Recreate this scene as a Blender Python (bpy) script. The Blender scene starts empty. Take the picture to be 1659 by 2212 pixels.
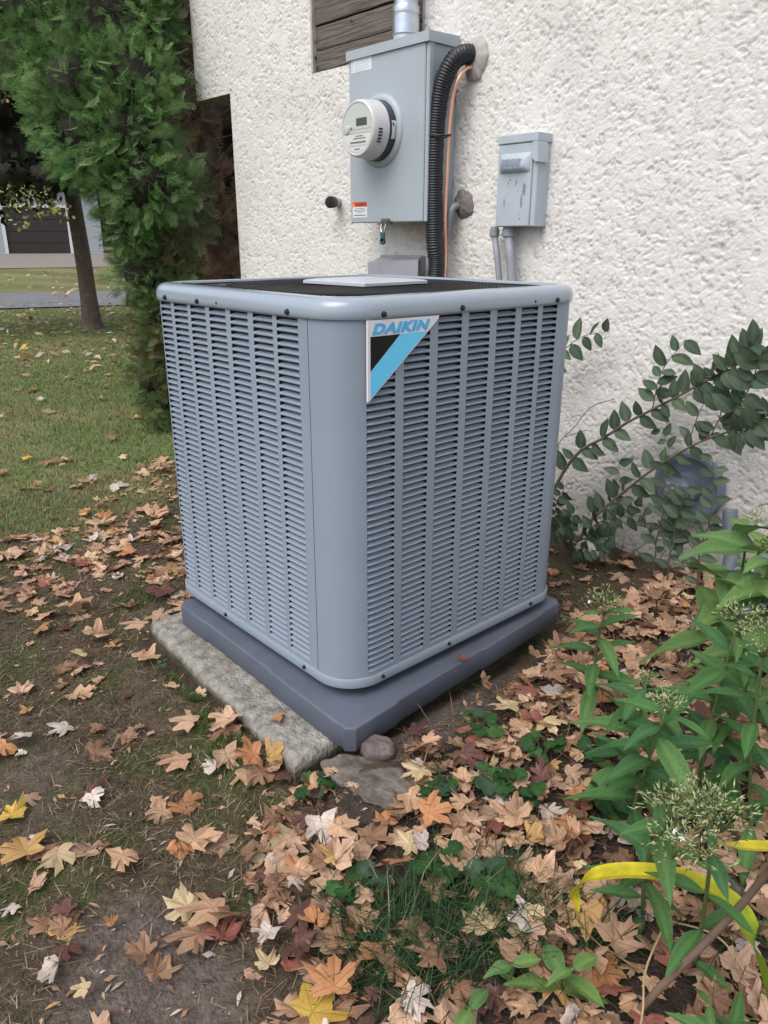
import bpy, math, random
import numpy as np
from mathutils import Matrix, Vector

SC = bpy.context.scene
# ------------------------------------------------------------------ camera
cam_d = bpy.data.cameras.new('camera'); cam = bpy.data.objects.new('camera', cam_d)
SC.collection.objects.link(cam); SC.camera = cam
R_ = (0.670924, 0.741522, 0.002405); U_ = (-0.254822, 0.227513, 0.939842); F_ = (-0.696367, 0.631175, -0.341600)
CAM = (1.0386, -0.8367, 0.8930)
cam.matrix_world = Matrix(((R_[0], U_[0], -F_[0], CAM[0]), (R_[1], U_[1], -F_[1], CAM[1]),
                           (R_[2], U_[2], -F_[2], CAM[2]), (0, 0, 0, 1)))
cam_d.sensor_fit = 'VERTICAL'; cam_d.sensor_height = 36.0; cam_d.lens = 1617.98 / 2212 * 36.0
cam_d.clip_start = 0.02; cam_d.clip_end = 500
# ------------------------------------------------------------------ sky, sun, exposure
SUN_DIR = Vector((0.12, -0.85, 1.25)).normalized()        # towards the sun
W = bpy.data.worlds.new('World'); SC.world = W; W.use_nodes = True
nt = W.node_tree; bg = nt.nodes['Background']
sky = nt.nodes.new('ShaderNodeTexSky'); sky.sky_type = 'NISHITA'; sky.sun_disc = False
sky.sun_elevation = math.asin(SUN_DIR.z); sky.sun_rotation = math.atan2(SUN_DIR.x, SUN_DIR.y)
sky.dust_density = 3.0; sky.ozone_density = 1.0
hs = nt.nodes.new('ShaderNodeHueSaturation'); hs.inputs['Saturation'].default_value = 0.42
nt.links.new(sky.outputs[0], hs.inputs['Color']); nt.links.new(hs.outputs[0], bg.inputs[0])
bg.inputs[1].default_value = 0.13
sun_d = bpy.data.lights.new('sun', 'SUN'); sun_d.energy = 0.9; sun_d.angle = math.radians(50); sun_d.color = (1.0, 0.93, 0.85)
sun = bpy.data.objects.new('sun', sun_d); SC.collection.objects.link(sun)
sun.rotation_euler = SUN_DIR.to_track_quat('Z', 'Y').to_euler()
SC.view_settings.view_transform = 'Standard'; SC.view_settings.look = 'None'
SC.view_settings.exposure = 0.77; SC.view_settings.gamma = 1.0; SC.view_settings.use_curve_mapping = False
SC.render.engine = 'CYCLES'
SC.cycles.max_bounces = 8; SC.cycles.diffuse_bounces = 4; SC.cycles.glossy_bounces = 3
SC.cycles.transmission_bounces = 4; SC.cycles.transparent_max_bounces = 6
SC.cycles.use_denoising = True

COL = SC.collection
rng = np.random.default_rng(7); random.seed(7)
PI = math.pi

# ------------------------------------------------------------------ helpers
def lin(c):
    return tuple(((v / 255) / 12.92 if v / 255 <= .04045 else (((v / 255) + .055) / 1.055) ** 2.4) for v in c)

_perm = np.random.default_rng(3).permutation(512)
_perm = np.concatenate([_perm, _perm, _perm])
_grad = np.random.default_rng(4).normal(size=(512, 3)); _grad /= np.linalg.norm(_grad, axis=1)[:, None]
def perlin(x, y, z=0.0):
    x, y, z = np.broadcast_arrays(np.asarray(x, float), np.asarray(y, float), np.asarray(z, float))
    xi, yi, zi = np.floor(x).astype(int), np.floor(y).astype(int), np.floor(z).astype(int)
    xf, yf, zf = x - xi, y - yi, z - zi
    f = lambda t: t * t * t * (t * (t * 6 - 15) + 10)
    u, v, w = f(xf), f(yf), f(zf)
    out = 0
    for i in (0, 1):
        for j in (0, 1):
            for k in (0, 1):
                h = _perm[(_perm[(_perm[(xi + i) & 511] + yi + j) & 511] + zi + k) & 511]
                g = _grad[h]
                d = g[..., 0] * (xf - i) + g[..., 1] * (yf - j) + g[..., 2] * (zf - k)
                out = out + d * (u if i else 1 - u) * (v if j else 1 - v) * (w if k else 1 - w)
    return out * 1.5
def fbm(x, y, o=3, z=0.0):
    s, a = 0, 1.0
    for k in range(o):
        s = s + a * perlin(np.asarray(x) * 2 ** k + 17 * k, np.asarray(y) * 2 ** k + 5 * k, z); a *= .5
    return s
def sstep(a, b, x):
    t = np.clip((np.asarray(x, float) - a) / (b - a), 0, 1); return t * t * (3 - 2 * t)

def mk(name, v, f, m=None, parent=None, smooth=False, cols=None, luv=None):
    """one mesh object from vertices and faces (list, or one int array of equal-sized faces)"""
    me = bpy.data.meshes.new(name)
    v = np.asarray(v, np.float32)
    if isinstance(f, np.ndarray):
        n, k = f.shape
        me.vertices.add(len(v)); me.vertices.foreach_set('co', v.ravel())
        me.loops.add(n * k); me.loops.foreach_set('vertex_index', f.astype(np.int32).ravel())
        me.polygons.add(n); me.polygons.foreach_set('loop_start', np.arange(0, n * k, k, dtype=np.int32))
        me.update(calc_edges=True)
    else:
        me.from_pydata(v.tolist(), [], f)
    if cols is not None:
        a = me.color_attributes.new('Col', 'FLOAT_COLOR', 'POINT')
        c = np.ones((len(v), 4), np.float32); c[:, :3] = cols; a.data.foreach_set('color', c.ravel())
    if luv is not None:
        a = me.attributes.new('luv', 'FLOAT_VECTOR', 'POINT'); a.data.foreach_set('vector', np.asarray(luv, np.float32).ravel())
    if smooth: me.polygons.foreach_set('use_smooth', np.ones(len(me.polygons), bool))
    if m: me.materials.append(m)
    o = bpy.data.objects.new(name, me); COL.objects.link(o)
    if parent: o.parent = parent
    return o
def inst(name, me, parent=None, mat=None):
    o = bpy.data.objects.new(name, me); COL.objects.link(o)
    if parent: o.parent = parent
    if mat is not None: o.matrix_basis = mat
    return o
def tag(o, label=None, cat=None, group=None, kind=None):
    if label: o['label'] = label
    if cat: o['category'] = cat
    if group: o['group'] = group
    if kind: o['kind'] = kind
    return o
def thing(name, label, cat, loc=(0, 0, 0), group=None):
    o = bpy.data.objects.new(name, None); COL.objects.link(o); o.location = loc; o.empty_display_size = .05
    return tag(o, label, cat, group)

class MB:
    """collects shapes (in world or local coordinates) into one mesh"""
    def __init__(s): s.v = []; s.f = []
    def add(s, v, f):
        b = len(s.v); s.v += [tuple(p) for p in v]; s.f += [tuple(i + b for i in q) for q in f]
    def box(s, a, b, bev=0.0):
        (x0, y0, z0), (x1, y1, z1) = a, b
        if bev <= 0:
            s.add([(x0,y0,z0),(x1,y0,z0),(x1,y1,z0),(x0,y1,z0),(x0,y0,z1),(x1,y0,z1),(x1,y1,z1),(x0,y1,z1)],
                  [(0,3,2,1),(4,5,6,7),(0,1,5,4),(1,2,6,5),(2,3,7,6),(3,0,4,7)]); return
        c = bev
        v = []
        for sx in (0, 1):
            for sy in (0, 1):
                for sz in (0, 1):
                    X, Y, Z = (x0, x1)[sx], (y0, y1)[sy], (z0, z1)[sz]
                    dx, dy, dz = (c, -c)[sx], (c, -c)[sy], (c, -c)[sz]
                    v += [(X, Y + dy, Z + dz), (X + dx, Y, Z + dz), (X + dx, Y + dy, Z)]
        i = lambda sx, sy, sz, k: (sx * 4 + sy * 2 + sz) * 3 + k
        f = [(i(0,0,0,0), i(0,0,1,0), i(0,1,1,0), i(0,1,0,0)), (i(1,0,0,0), i(1,1,0,0), i(1,1,1,0), i(1,0,1,0)),
             (i(0,0,0,1), i(1,0,0,1), i(1,0,1,1), i(0,0,1,1)), (i(0,1,0,1), i(0,1,1,1), i(1,1,1,1), i(1,1,0,1)),
             (i(0,0,0,2), i(0,1,0,2), i(1,1,0,2), i(1,0,0,2)), (i(0,0,1,2), i(1,0,1,2), i(1,1,1,2), i(0,1,1,2))]
        for a_ in (0, 1):
            for b_ in (0, 1):
                f.append((i(0,a_,b_,1), i(1,a_,b_,1), i(1,a_,b_,2), i(0,a_,b_,2)))
                f.append((i(a_,0,b_,0), i(a_,1,b_,0), i(a_,1,b_,2), i(a_,0,b_,2)))
                f.append((i(a_,b_,0,0), i(a_,b_,1,0), i(a_,b_,1,1), i(a_,b_,0,1)))
                for d_ in (0, 1): f.append((i(a_,b_,d_,0), i(a_,b_,d_,1), i(a_,b_,d_,2)))
        s.add(v, f)
    def tube(s, pts, r, n=10, cap=True):
        pts = np.asarray(pts, float); m = len(pts)
        rr = np.broadcast_to(np.asarray(r, float), (m,))
        t = np.gradient(pts, axis=0); t /= np.linalg.norm(t, axis=1)[:, None] + 1e-12
        up = np.array([0., 0., 1.]) if abs(t[0, 2]) < .9 else np.array([1., 0., 0.])
        a = np.cross(t[0], up); a /= np.linalg.norm(a); v = []
        for k in range(m):
            a = a - t[k] * (a @ t[k]); a /= np.linalg.norm(a); b = np.cross(t[k], a)
            for j in range(n):
                q = 2 * PI * j / n; v.append(pts[k] + rr[k] * (math.cos(q) * a + math.sin(q) * b))
        f = [(k*n+j, k*n+(j+1) % n, (k+1)*n+(j+1) % n, (k+1)*n+j) for k in range(m-1) for j in range(n)]
        if cap: f += [tuple(range(n))[::-1], tuple(range((m-1)*n, m*n))]
        s.add(v, f)
    def lathe(s, prof, c, axis='z', n=32, cap=True):
        v = []
        for (r, h) in prof:
            for j in range(n):
                q = 2 * PI * j / n; a, b = r * math.cos(q), r * math.sin(q)
                v.append((c[0]+a, c[1]+b, c[2]+h) if axis == 'z' else ((c[0]+a, c[1]+h, c[2]+b) if axis == 'y' else (c[0]+h, c[1]+a, c[2]+b)))
        m = len(prof)
        f = [(k*n+j, k*n+(j+1) % n, (k+1)*n+(j+1) % n, (k+1)*n+j) for k in range(m-1) for j in range(n)]
        if cap: f += [tuple(range(n))[::-1], tuple(range((m-1)*n, m*n))]
        s.add(v, f)
    def prism(s, poly, y0, y1):
        """polygon in (x, z) pushed out along y"""
        n = len(poly)
        s.add([(x, y0, z) for x, z in poly] + [(x, y1, z) for x, z in poly],
              [tuple(range(n)), tuple(range(2*n-1, n-1, -1))] + [(i, i+n, (i+1) % n + n, (i+1) % n) for i in range(n)])
    def build(s, name, m, parent=None, smooth=False):
        o = mk(name, s.v, s.f, m, parent, smooth)
        return o
def autosmooth(o, deg=35):
    o.data.polygons.foreach_set('use_smooth', np.ones(len(o.data.polygons), bool))
    o.data.set_sharp_from_angle(angle=math.radians(deg)); return o

def smooth_path(pts, n=40):
    """Catmull-Rom through points"""
    P = np.asarray(pts, float); P = np.vstack([2*P[0]-P[1], P, 2*P[-1]-P[-2]])
    out = []
    m = len(P) - 3
    for t in np.linspace(0, m - 1e-6, n):
        i = int(t); u = t - i; a, b, c, d = P[i:i+4]
        out.append(.5*((2*b) + (-a+c)*u + (2*a-5*b+4*c-d)*u*u + (-a+3*b-3*c+d)*u**3))
    return np.array(out)

# ------------------------------------------------------------------ materials
def mat(name, col, rough=.6, metal=0., var=0., vscale=8., bump=0., bscale=60., spec=.5, attr=False, transl=0., coat=0., detail=4., objvar=0.):
    m = bpy.data.materials.new(name); m.use_nodes = True; t = m.node_tree; N = t.nodes; L = t.links
    p = N['Principled BSDF']; p.inputs['Roughness'].default_value = rough; p.inputs['Metallic'].default_value = metal
    p.inputs['Specular IOR Level'].default_value = spec; p.inputs['Coat Weight'].default_value = coat; p.inputs['Coat Roughness'].default_value = .08
    tc = N.new('ShaderNodeTexCoord')
    if attr:
        a = N.new('ShaderNodeAttribute'); a.attribute_name = 'Col'; cs = a.outputs['Color']
    else:
        a = N.new('ShaderNodeRGB'); a.outputs[0].default_value = (*col, 1); cs = a.outputs[0]
    if objvar:
        oi = N.new('ShaderNodeObjectInfo'); h = N.new('ShaderNodeHueSaturation'); mr = N.new('ShaderNodeMapRange')
        mr.inputs[3].default_value = 1 - objvar; mr.inputs[4].default_value = 1 + objvar
        L.new(oi.outputs['Random'], mr.inputs[0]); L.new(mr.outputs[0], h.inputs['Value']); L.new(cs, h.inputs['Color']); cs = h.outputs[0]
    if var:
        n = N.new('ShaderNodeTexNoise'); n.inputs['Scale'].default_value = vscale; n.inputs['Detail'].default_value = detail
        L.new(tc.outputs['Object'], n.inputs['Vector'])
        mr = N.new('ShaderNodeMapRange'); mr.inputs[1].default_value = .25; mr.inputs[2].default_value = .75
        mr.inputs[3].default_value = 1 - var; mr.inputs[4].default_value = 1 + var
        mx = N.new('ShaderNodeVectorMath'); mx.operation = 'MULTIPLY'
        L.new(n.outputs[0], mr.inputs[0]); L.new(cs, mx.inputs[0]); L.new(mr.outputs[0], mx.inputs[1]); cs = mx.outputs[0]
    L.new(cs, p.inputs['Base Color'])
    if bump:
        n = N.new('ShaderNodeTexNoise'); n.inputs['Scale'].default_value = bscale; n.inputs['Detail'].default_value = 5
        L.new(tc.outputs['Object'], n.inputs['Vector']); b = N.new('ShaderNodeBump'); b.inputs['Strength'].default_value = bump
        b.inputs['Distance'].default_value = .01; L.new(n.outputs[0], b.inputs['Height']); L.new(b.outputs[0], p.inputs['Normal'])
    if transl:
        tr = N.new('ShaderNodeBsdfTranslucent'); L.new(cs, tr.inputs[0]); ms = N.new('ShaderNodeMixShader'); ms.inputs[0].default_value = transl
        L.new(p.outputs[0], ms.inputs[1]); L.new(tr.outputs[0], ms.inputs[2]); L.new(ms.outputs[0], N['Material Output'].inputs[0])
    return m

M = {}
PAINT = (.246, .297, .366)
M['paint'] = mat('unit_paint', PAINT, .40, 0, .07, 2.2, .035, 900, .45)
M['cover_paint'] = mat('cover_paint', (.29, .345, .415), .16, 0, .03, 3, .02, 500, .5, coat=.5)
M['black'] = mat('black_plastic', (.012, .012, .014), .5)
M['grille'] = mat('grille_black', (.018, .018, .02), .55)
M['dark'] = mat('coil_dark', (.012, .013, .015), .8)
M['plate'] = mat('plate_grey', (.46, .49, .54), .35)
M['badge_white'] = mat('badge_white', (.74, .71, .75), .4)
M['badge_blue'] = mat('badge_blue', (.13, .62, .95), .35)
M['badge_text'] = mat('badge_text_blue', (.05, .42, .80), .35)
M['badge_black'] = mat('badge_black', (.008, .008, .008), .5, spec=.2)
M['pad'] = mat('pad_plastic', (.094, .109, .148), .55, 0, .12, 14, .12, 400)
M['metergrey'] = mat('meter_box_paint', (.36, .41, .46), .42, 0, .06, 5, .02, 600)
M['disc'] = mat('old_grey_paint', (.40, .455, .51), .5, 0, .10, 9, .05, 200)
M['disc_worn'] = mat('worn_patch', (.2, .24, .31), .6, 0, .2, 40)
M['galv'] = mat('galvanised', (.55, .6, .66), .28, .9, .12, 30)
M['conduit'] = mat('conduit_grey', (.24, .25, .29), .5, 0, .08, 12)
M['hose'] = mat('hose_black', (.012, .015, .02), .38)
M['copper'] = mat('copper', (.78, .42, .29), .34, .55, .08, 40)
M['putty'] = mat('duct_putty', (.42, .39, .37), .8, 0, .12, 30, .3, 60)
M['putty_dark'] = mat('dark_putty', (.17, .15, .145), .85, 0, .25, 40, .5, 90)
M['boxplastic'] = mat('box_plastic', (.29, .29, .335), .55, 0, .1, 10)
M['clear'] = mat('meter_cover', (.55, .57, .57), .12, coat=.6)
M['meterface'] = mat('meter_face', (.50, .52, .49), .3, coat=.4)
M['meterwhite'] = mat('meter_label_white', (.62, .63, .62), .4)
M['meterrim'] = mat('meter_rim', (.56, .56, .58), .25)
M['meterdark'] = mat('meter_base_dark', (.03, .035, .045), .2)
M['lcd'] = mat('lcd', (.05, .06, .055), .2)
M['ink'] = mat('ink_grey', (.18, .18, .19), .5)
M['inkblack'] = mat('ink_black', (.03, .03, .03), .5)
M['sticker'] = mat('sticker_white', (.68, .72, .78), .4)
M['orange'] = mat('warning_orange', lin((214, 84, 40)), .4)
M['tag'] = mat('tag_teal', lin((48, 82, 98)), .4)
M['rust'] = mat('old_steel', (.16, .13, .115), .6, .4, .3, 80)
M['rock'] = mat('brown_rock', (.13, .095, .095), .6, 0, .35, 25, .4, 60)
M['stone'] = mat('flat_stone', (.135, .118, .102), .92, 0, .6, 32, .9, 70)
M['bark'] = mat('bark', (.115, .085, .065), .9, 0, .35, 14, .8, 40)
M['darkbark'] = mat('dark_bark', (.05, .038, .03), .9, 0, .3, 14, .8, 40)
M['greytwig'] = mat('grey_twig', (.17, .13, .105), .85, 0, .3, 30)
M['twig'] = mat('twig', (.16, .11, .08), .8, 0, .3, 30)
M['leaf_col'] = mat('leaf_colour', (0, 0, 0), .62, attr=True, transl=.22, var=.22, vscale=38, spec=.3)
t = M['leaf_col'].node_tree; N = t.nodes; L = t.links
lu = N.new('ShaderNodeAttribute'); lu.attribute_name = 'luv'
acc = None
def _m(op, a, b_=None, v=None):
    n = N.new('ShaderNodeMath'); n.operation = op
    if isinstance(a, (int, float)): n.inputs[0].default_value = a
    else: L.new(a, n.inputs[0])
    if b_ is not None:
        if isinstance(b_, (int, float)): n.inputs[1].default_value = b_
        else: L.new(b_, n.inputs[1])
    return n.outputs[0]
for ang_ in (0, 53, -53, 108, -108):
    dx_, dy_ = math.cos(math.radians(ang_)), math.sin(math.radians(ang_))
    dc = N.new('ShaderNodeVectorMath'); dc.operation = 'DOT_PRODUCT'; dc.inputs[1].default_value = (-dy_, dx_, 0); L.new(lu.outputs['Vector'], dc.inputs[0])
    da = N.new('ShaderNodeVectorMath'); da.operation = 'DOT_PRODUCT'; da.inputs[1].default_value = (dx_, dy_, 0); L.new(lu.outputs['Vector'], da.inputs[0])
    ab = _m('ABSOLUTE', dc.outputs['Value']); lnm = _m('MULTIPLY', _m('LESS_THAN', ab, .016), _m('GREATER_THAN', da.outputs['Value'], 0.0))
    # side veins: herringbone off the main vein
    sv = _m('MULTIPLY', _m('LESS_THAN', _m('FRACT', _m('MULTIPLY', _m('SUBTRACT', da.outputs['Value'], _m('MULTIPLY', ab, .9)), 7.0)), .14), _m('MULTIPLY', _m('LESS_THAN', ab, .20), _m('GREATER_THAN', da.outputs['Value'], .12)))
    lnm = _m('MAXIMUM', lnm, _m('MULTIPLY', sv, .35)); acc = lnm if acc is None else _m('MAXIMUM', acc, lnm)
pn = N['Principled BSDF']; src = pn.inputs['Base Color'].links[0].from_socket
sp = N.new('ShaderNodeTexNoise'); sp.inputs['Scale'].default_value = 260; sp.inputs['Detail'].default_value = 3
gp_ = N.new('ShaderNodeNewGeometry'); L.new(gp_.outputs['Position'], sp.inputs['Vector'])
spk = _m('MULTIPLY', _m('GREATER_THAN', sp.outputs[0], .66), .35)
fac = _m('SUBTRACT', 1.0, _m('MAXIMUM', _m('MULTIPLY', acc, .30), spk))
vm = N.new('ShaderNodeVectorMath'); vm.operation = 'MULTIPLY'; L.new(src, vm.inputs[0]); L.new(fac, vm.inputs[1])
for ln_ in list(src.links): L.new(vm.outputs[0], ln_.to_socket) if ln_.to_node != vm else None
M['green_col'] = mat('green_colour', (0, 0, 0), .62, attr=True, transl=.22, spec=.25, var=.28, vscale=45, bump=.25, bscale=220)
M['grass'] = mat('grass_colour', (0, 0, 0), .6, attr=True, transl=.2, spec=.25)
M['conifer'] = mat('conifer_colour', (0, 0, 0), .65, attr=True, transl=.28, spec=.2)

# ------------------------------------------------------------------ terrain
def gz(x, y):
    x = np.asarray(x, float); y = np.asarray(y, float)
    s = np.clip((x + .03 - .5 * np.clip(-y - .05, 0, .3)) / .16, 0, 1); s = s * s * (3 - 2 * s)
    near = np.exp(-(((x + .3) ** 2 + (y - .1) ** 2) / 9))
    h = -.145 + .055 * s * sstep(-60, -1, -np.abs(x)) * sstep(-.5, .02, y + .25 * np.maximum(x - .2, 0)) ** .7 + near * (.034 * np.exp(-((y + .175) / .06) ** 2) * sstep(-.78, -.6, x) * sstep(.05, -.1, x) + .012 * perlin(x * 3.1, y * 3.1) + .006 * perlin(x * 11, y * 11) + .004 * perlin(x * 31, y * 31) + .0022 * perlin(x * 23 + 4, y * 23))
    d = np.hypot(x - 1.04, y + .84)
    h = h + .018 * np.maximum(0, d - 28)
    return np.where(d > 80, -.145 + .018 * 52, h)

def grid_axis(lo, a, b, hi, step, g=1.16):
    mid = list(np.arange(a, b, step)); up = []; s = step; x = mid[-1]
    while x < hi: s *= g; x += s; up.append(x)
    dn = []; s = step; x = mid[0]
    while x > lo: s *= g; x -= s; dn.append(x)
    return np.array(dn[::-1] + mid + up)
gx = grid_axis(-140, -2.4, 1.1, 140, .016); gy = grid_axis(-140, -1.0, 1.6, 140, .016)
GX, GY = np.meshgrid(gx, gy, indexing='ij'); GZ = gz(GX, GY)
def lawn_mask(x, y):
    """1 on the mown lawn, 0 on thatch, soil and bed"""
    n = .35 * fbm(x * 1.7, y * 1.7, 3)
    t = (-x - 1.62) + (y - .25) * -.10 + n - .55*sstep(.3, .9, y)*sstep(-3.2, -2.0, x)
    return sstep(-.15, .35, t)
def soil_mask(x, y):
    n = fbm(x * 4.5, y * 4.5, 3)
    a = np.exp(-(((x - .21) / .2) ** 2 + ((y + .56) / .13) ** 2)) * 1.3
    a = np.maximum(a, np.exp(-(((x + .38) / .25) ** 2 + ((y + .55) / .12) ** 2)))
    a = np.maximum(a, .9 * np.exp(-(((x - .07) / .12) ** 2 + ((y - .25) / .3) ** 2)))
    a = np.maximum(a, .9 * np.exp(-(((x - .17) / .06) ** 2 + ((y + .2) / .05) ** 2)))
    return sstep(.3, .75, a + .25 * n)
def bed_mask(x, y):
    return sstep(-.08, .12, x - .12 + .12 * perlin(x * 4, y * 4)) * sstep(-.42, -.2, y + .5 * (x - .2))
def ground_col(x, y):
    n1 = fbm(x * 6, y * 6, 3); n2 = fbm(x * 28, y * 28, 2); n3 = fbm(x * .9, y * .9, 3)
    thatch = np.array([.085, .064, .043]); moss = np.array([.06, .07, .028]); soil = np.array([.118, .094, .082]); dsoil = np.array([.05, .038, .032])
    green = np.array([.14, .18, .068]); straw = np.array([.235, .225, .11])
    def mix(a, b, t): return a + (b - a) * t[..., None]
    c = np.broadcast_to(thatch, x.shape + (3,))
    c = mix(c, moss, sstep(-.05, .5, n1 + .3 * n3))
    g = mix(np.broadcast_to(green, x.shape + (3,)), straw, sstep(-.1, .7, n3 + .5 * n1) * .75)
    far = sstep(6, 14, np.hypot(x, y))
    g = mix(g, np.array([.17, .16, .07]), far * .6)
    c = mix(c, g, lawn_mask(x, y))
    c = mix(c, dsoil, bed_mask(x, y))
    c = mix(c, soil, soil_mask(x, y) * (.35 + .65 * sstep(-.3, .0, x)))
    return c * (1 + .35 * np.clip(n2, -1, 1))[..., None]
nx, ny = GX.shape
idx = np.arange(nx * ny).reshape(nx, ny)
F4 = np.stack([idx[:-1, :-1], idx[1:, :-1], idx[1:, 1:], idx[:-1, 1:]], -1).reshape(-1, 4)
M['ground'] = mat('ground_soil_lawn', (0, 0, 0), .9, attr=True, var=.42, vscale=75, bump=.8, bscale=160, spec=.2, detail=6)
ground = mk('ground', np.stack([GX, GY, GZ], -1).reshape(-1, 3), F4, M['ground'], None, True, ground_col(GX, GY).reshape(-1, 3))
tag(ground, kind='structure')

def sheet(name, quad, m, dz=.006, n=24):
    q = np.array(quad, float); u = np.linspace(0, 1, n)[:, None, None]; v = np.linspace(0, 1, n)[None, :, None]
    P = (1-u)*(1-v)*q[0] + u*(1-v)*q[1] + u*v*q[2] + (1-u)*v*q[3]
    Z = gz(P[..., 0], P[..., 1]) + dz
    i = np.arange(n*n).reshape(n, n)
    f = np.stack([i[:-1, :-1], i[1:, :-1], i[1:, 1:], i[:-1, 1:]], -1).reshape(-1, 4)
    return tag(mk(name, np.concatenate([P, Z[..., None]], -1).reshape(-1, 3), f, m, None, True), kind='structure')
M['asphalt'] = mat('asphalt', (.155, .158, .175), .85, 0, .12, 3, .2, 90)
M['concrete'] = mat('drive_concrete', (.23, .195, .17), .85, 0, .1, 2)
d1 = np.array([.3376, .9412]); 
a0, a1 = np.array([-15.34, 4.57]), np.array([-11.72, 3.34])
sheet('street', [a0 - d1*25, a0 + d1*30, a1 + d1*30, a1 - d1*25], M['asphalt'], .02)
gd = np.array([.96, 2.82]); gd /= np.linalg.norm(gd); gn = np.array([gd[1], -gd[0]])  # gn towards the street
G0 = np.array([-42.04, 12.19])
sheet('driveway', [G0 - gd*6, G0 + gd*5, G0 + gd*4.6 + gn*14, G0 - gd*6 + gn*15], M['concrete'], .02)

# ------------------------------------------------------------------ house with stucco wall
house = thing('house', 'white stucco house wall with a boarded window and overhanging upper corner', 'house', (0, 1.45, -.1))
HP = Matrix.Translation((0, -1.45, .1))
def hp(o): o.matrix_parent_inverse = HP; return o
WY = 1.45
BX0, BX1, BZ0, BZ1 = -1.962, -1.262, 1.579, 2.45      # boarded opening
CX, OX, OZ = -2.648, -2.985, 1.585                     # corner, overhang end, soffit height
step = .0050
xs = np.concatenate([np.arange(OX, -1.25, .005), np.arange(-1.25, .75, .0039)]); zs = np.concatenate([np.arange(-.25, 2.06, .0042), np.linspace(2.062, 2.468, 40)])
for a in (BX0, BX1, CX): xs[np.abs(xs - a).argmin()] = a
for a in (BZ0, BZ1, OZ): zs[np.abs(zs - a).argmin()] = a
XX, ZZ = np.meshgrid(xs, zs, indexing='ij')
wx = XX + .009 * perlin(XX * 45, ZZ * 45, 1.5) + .004 * perlin(XX * 110, ZZ * 110, 4.5); wz = ZZ + .009 * perlin(XX * 45, ZZ * 45, 7.5) + .004 * perlin(XX * 110, ZZ * 110, 8.5)
n1 = perlin(wx * 66, wz * 80, .3) + .5 * perlin(wx * 140, wz * 160, 2.3) + .35 * perlin(XX * 14, ZZ * 14, 6.1)
n2 = perlin(wx * 16, wz * 18, 5.1)
n3 = perlin(wx * 48 + 9, wz * 60, 11.3)
flat = sstep(.15, .6, n2)                            # smoother trowelled islands
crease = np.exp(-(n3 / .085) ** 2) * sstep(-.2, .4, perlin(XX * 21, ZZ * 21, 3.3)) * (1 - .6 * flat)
hgt = .0021 * np.tanh(5.5 * (n1 + .38)) * (1 - .8 * flat) - .0028 * crease + .0010 * perlin(XX * 140, ZZ * 140) + .002 * n2 + .006 * perlin(XX * 2.3, ZZ * 2.3)
edge = np.minimum.reduce([np.abs(XX - OX), np.where(ZZ < OZ, np.abs(XX - CX), 9), np.where(XX < CX, np.abs(ZZ - OZ), 9)])
hgt = hgt * sstep(0, .02, edge)
YY = WY - hgt
inh = lambda x, z: (x > BX0) & (x < BX1) & (z > BZ0) & (z < BZ1)
mx, mz = .5 * (XX[:-1, :-1] + XX[1:, 1:]), .5 * (ZZ[:-1, :-1] + ZZ[1:, 1:])
keep = ~inh(mx, mz) & ~((mx < CX) & (mz < OZ))
i = np.arange(XX.size).reshape(XX.shape)
WF = np.stack([i[:-1, :-1], i[1:, :-1], i[1:, 1:], i[:-1, 1:]], -1)[keep]
base = np.array([.695, .677, .655])
dirt_shade = .08 * sstep(.1, .9, fbm(XX * 3, ZZ * 3, 3)) + .20 * sstep(.40, .9, -n1) + .25 * crease + .10 * sstep(.2, .7, perlin(XX * 90, ZZ * 40, 9.9)) * sstep(1.2, .2, ZZ)  # blotchy dirt, darker hollows, and shade painted into the creases
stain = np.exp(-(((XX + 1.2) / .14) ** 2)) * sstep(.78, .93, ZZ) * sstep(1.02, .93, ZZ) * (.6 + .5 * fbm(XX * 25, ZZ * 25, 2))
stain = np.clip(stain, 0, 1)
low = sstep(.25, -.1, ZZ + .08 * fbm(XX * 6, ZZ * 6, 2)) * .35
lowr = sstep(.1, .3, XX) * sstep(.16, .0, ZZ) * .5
wc = base * (1 - dirt_shade)[..., None]
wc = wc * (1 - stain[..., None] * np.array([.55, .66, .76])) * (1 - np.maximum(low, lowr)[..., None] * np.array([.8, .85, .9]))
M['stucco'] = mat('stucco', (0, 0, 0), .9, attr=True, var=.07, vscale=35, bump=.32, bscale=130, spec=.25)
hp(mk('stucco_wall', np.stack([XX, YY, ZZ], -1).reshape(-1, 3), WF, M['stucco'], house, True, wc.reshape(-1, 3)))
M['stucco_plain'] = mat('stucco_plain', (.64, .62, .605), .88, 0, .08, 4, .9, 40)
b = MB()
b.add([(.75,WY,-.25),(6,WY,-.25),(6,WY,2.465),(.75,WY,2.465)], [(0,1,2,3)])
b.add([(OX,WY,2.465),(6,WY,2.465),(6,WY,5),(OX,WY,5)], [(0,1,2,3)])
b.add([(CX,WY+.001,-.25),(CX,WY+3,-.25),(CX,WY+3,OZ),(CX,WY+.001,OZ)], [(0,1,2,3)])
b.add([(OX,WY+.001,OZ),(OX,WY+3,OZ),(OX,WY+3,5),(OX,WY+.001,5)], [(0,1,2,3)])
b.add([(OX,WY+3,OZ),(CX,WY+3,OZ),(CX,WY+3,5),(OX,WY+3,5)], [(0,1,2,3)])
hp(b.build('plain_wall', M['stucco_plain'], house))
b = MB(); b.add([(OX,WY+.001,OZ),(CX,WY+.001,OZ),(CX,WY+3,OZ),(OX,WY+3,OZ)], [(0,1,2,3)])
M['soffit'] = mat('soffit_board', (.34, .29, .25), .8, 0, .3, 12)
hp(b.build('soffit', M['soffit'], house))
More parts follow.
